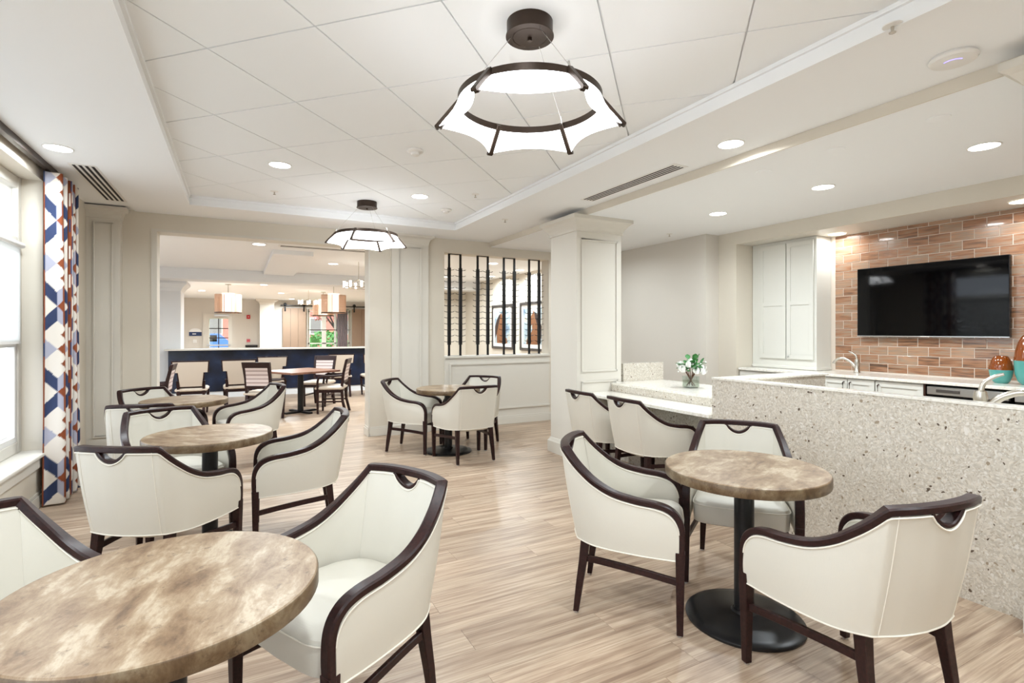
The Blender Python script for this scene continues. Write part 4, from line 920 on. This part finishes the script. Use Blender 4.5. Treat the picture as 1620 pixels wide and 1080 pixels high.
o = MB().loft([[(x, y, z_) for x, y in pts] for z_ in (.02, 2.28)], closed=False).build('cloth', M['drape'], t, True); sm = o.modifiers.new('thickness', 'SOLIDIFY'); sm.thickness = .004
MB().cyl((3.45, YF - .06, 2.30), (3.95, YF - .06, 2.30), .012, 8).build('rod', M['black'], t)
t = thing('room_sign', 'navy and white arched room sign on the far wall', 'sign', (-1.30, YF, 1.40)); MB().box((-.19, -.02, -.12), (.19, 0, .02)).build('navy_plate', M['sign_navy'], t)
MB().add([(.19 * math.cos(R(a)), -.018, .02 + .13 * math.sin(R(a))) for a in range(0, 181, 20)] + [(.19 * math.cos(R(a)), 0, .02 + .13 * math.sin(R(a))) for a in range(0, 181, 20)], [tuple(range(10)), tuple(reversed(range(10, 20)))] + [(i, (i + 1) % 10, (i + 1) % 10 + 10, i + 10) for i in range(10)]).build('white_arch', M['plastic_w'], t)
MB().box((-.09, -.023, -.065), (.02, -.02, -.035)).build('lettering', M['plastic_w'], t)
t = thing('wall_switch', 'white switch plate below the room sign', 'switch', (-1.32, YF, 1.09)); MB().box((-.06, -.01, -.06), (.06, 0, .06)).build('plate', M['plastic_w'], t, bevel=.004); MB().box((-.02, -.016, -.03), (.02, -.01, .03)).build('toggle', M['plastic_w'], t)
t = thing('fire_alarm', 'red fire alarm strobe on the far wall', 'fire alarm', (.37, YF, 1.97)); MB().box((-.06, -.05, -.07), (.06, 0, .07)).build('housing', M['red'], t, bevel=.006); MB().lathe([(.001, 0), (.022, .004), (.022, .02), (.001, .024)], 12, (0, -.062, -.01)).build('strobe', M['plastic_w'], t, True)
t = thing('pull_station', 'pinkish fire pull station below the alarm', 'fire alarm', (.37, YF, 1.10)); MB().box((-.06, -.04, -.06), (.06, 0, .06)).build('housing', M['blossom'], t, bevel=.006); MB().box((-.04, -.05, -.012), (.04, -.04, .012)).build('handle', M['red'], t)
t = thing('wall_heater', 'low black wall fixture beside the white column', 'fixture', (.47, YF, .90)); MB().box((-.2, -.08, -.05), (.2, 0, .04)).build('body', M['black'], t, bevel=.006); MB().box((-.18, -.085, .0), (.18, -.08, .015)).build('grille', M['frame'], t)
# outdoors
def shrub(x, y, r_, h_, mt, label, seed):
    t = thing('shrub', label, 'shrub', (x, y, -.05), 0, 'shrubs on the lawn'); rn = random.Random(seed); mb = MB()
    for i in range(420):
        th_ = rn.uniform(0, 6.28); ph = math.acos(rn.uniform(-.4, 1)); k = rn.uniform(.75, 1.02); c_ = Vector((r_ * k * math.sin(ph) * math.cos(th_), r_ * k * math.sin(ph) * math.sin(th_), h_ * .45 + h_ * .55 * k * math.cos(ph)))
        d1 = Vector((rn.uniform(-1, 1), rn.uniform(-1, 1), rn.uniform(-1, 1))).normalized() * .16; d2 = d1.cross(Vector((rn.uniform(-1, 1), rn.uniform(-1, 1), 1))).normalized() * .09
        mb.add([c_ - d1, c_ + d2, c_ + d1, c_ - d2], [(0, 1, 2, 3)])
    o = mb.build('foliage', mt, t); o['kind'] = 'stuff'
    for k in range(3): MB().tube([(.06 * k - .06, 0, 0), (.3 * (k - 1) * r_, .1, h_ * .6)], .05, 6, .02).build('branch', M['bark'], t)
shrub(4.2, 29, 1.1, 1.5, M['hedge'], 'green shrub seen through the glazed entrance', 1); shrub(7.2, 30, 1.2, 1.4, M['hedge'], 'green shrub beyond the glazed entrance edge', 2)
t = thing('flowering_tree', 'bare-limbed tree with pink blossom outside the glazed entrance', 'tree', (5.0, 31, -.05)); MB().tube([(0, 0, 0), (.1, 0, 1.4), (-.2, 0, 3.2)], .16, 8, .07).build('trunk', M['bark'], t, True)
for a in (.4, 2.0, 3.4, 5.0): MB().tube([(.05, 0, 1.5), (.8 * math.cos(a), .8 * math.sin(a), 2.6), (1.5 * math.cos(a), 1.5 * math.sin(a), 3.6)], .06, 6, .02).build('limb', M['bark'], t, True)
rn = random.Random(9); mb = MB()
for i in range(500):
    a = rn.uniform(0, 6.28); rr = rn.uniform(.3, 1.7); c_ = Vector((rr * math.cos(a), rr * math.sin(a), rn.uniform(2.1, 4.2))); d1 = Vector((rn.uniform(-1, 1), rn.uniform(-1, 1), rn.uniform(-1, 1))).normalized() * .12; d2 = d1.cross(Vector((0, .3, 1))).normalized() * .08
    mb.add([c_ - d1, c_ + d2, c_ + d1, c_ - d2], [(0, 1, 2, 3)])
o = mb.build('blossom', M['blossom'], t); o['kind'] = 'stuff'
t = thing('brick_house', 'red brick house far beyond the lawn', 'building', (0, 52, -.05)); MB().box((-6, 0, 0), (14, 8, 4.2)).build('wall', M['brickwall'], t)
MB().add([(-6.5, -.5, 4.2), (14.5, -.5, 4.2), (14.5, 8.5, 4.2), (-6.5, 8.5, 4.2), (-6.5, 4, 7), (14.5, 4, 7)], [(0, 1, 5, 4), (2, 3, 4, 5), (0, 4, 3), (1, 2, 5), (3, 2, 1, 0)]).build('roof', M['frame'], t)
for x in (-4.5, -2.2, .2, 3, 6, 9, 12):
    w_ = MB().box((x, -.06, 1.2), (x + 1.1, 0, 2.8)).build('window', M['trim'], t); MB().box((x + .1, -.08, 1.3), (x + 1, -.06, 2.7)).build('pane', M['drape'], w_)
t = thing('parked_car', 'blue car parked outside the exit door', 'car', (-1.3, 31, -.05))
MB().loft([[(-2, y, .35), (2, y, .35), (2.05, y, .7), (1.9, y, .85), (1.0, y, .92), (.5, y, 1.38), (-.9, y, 1.4), (-1.5, y, .95), (-2.0, y, .85)] for y in (-.8, .8)]).build('body', M['blue'], t, True)
for x in (-1.25, 1.25):
    for y in (-.82, .62): MB().cyl((x, y, .32), (x, y + .2, .32), .32, 18).build('wheel', M['tyre'], t, True)
MB().box((-.8, -.815, .98), (.4, -.80, 1.3)).build('side_window', M['screen'], t)
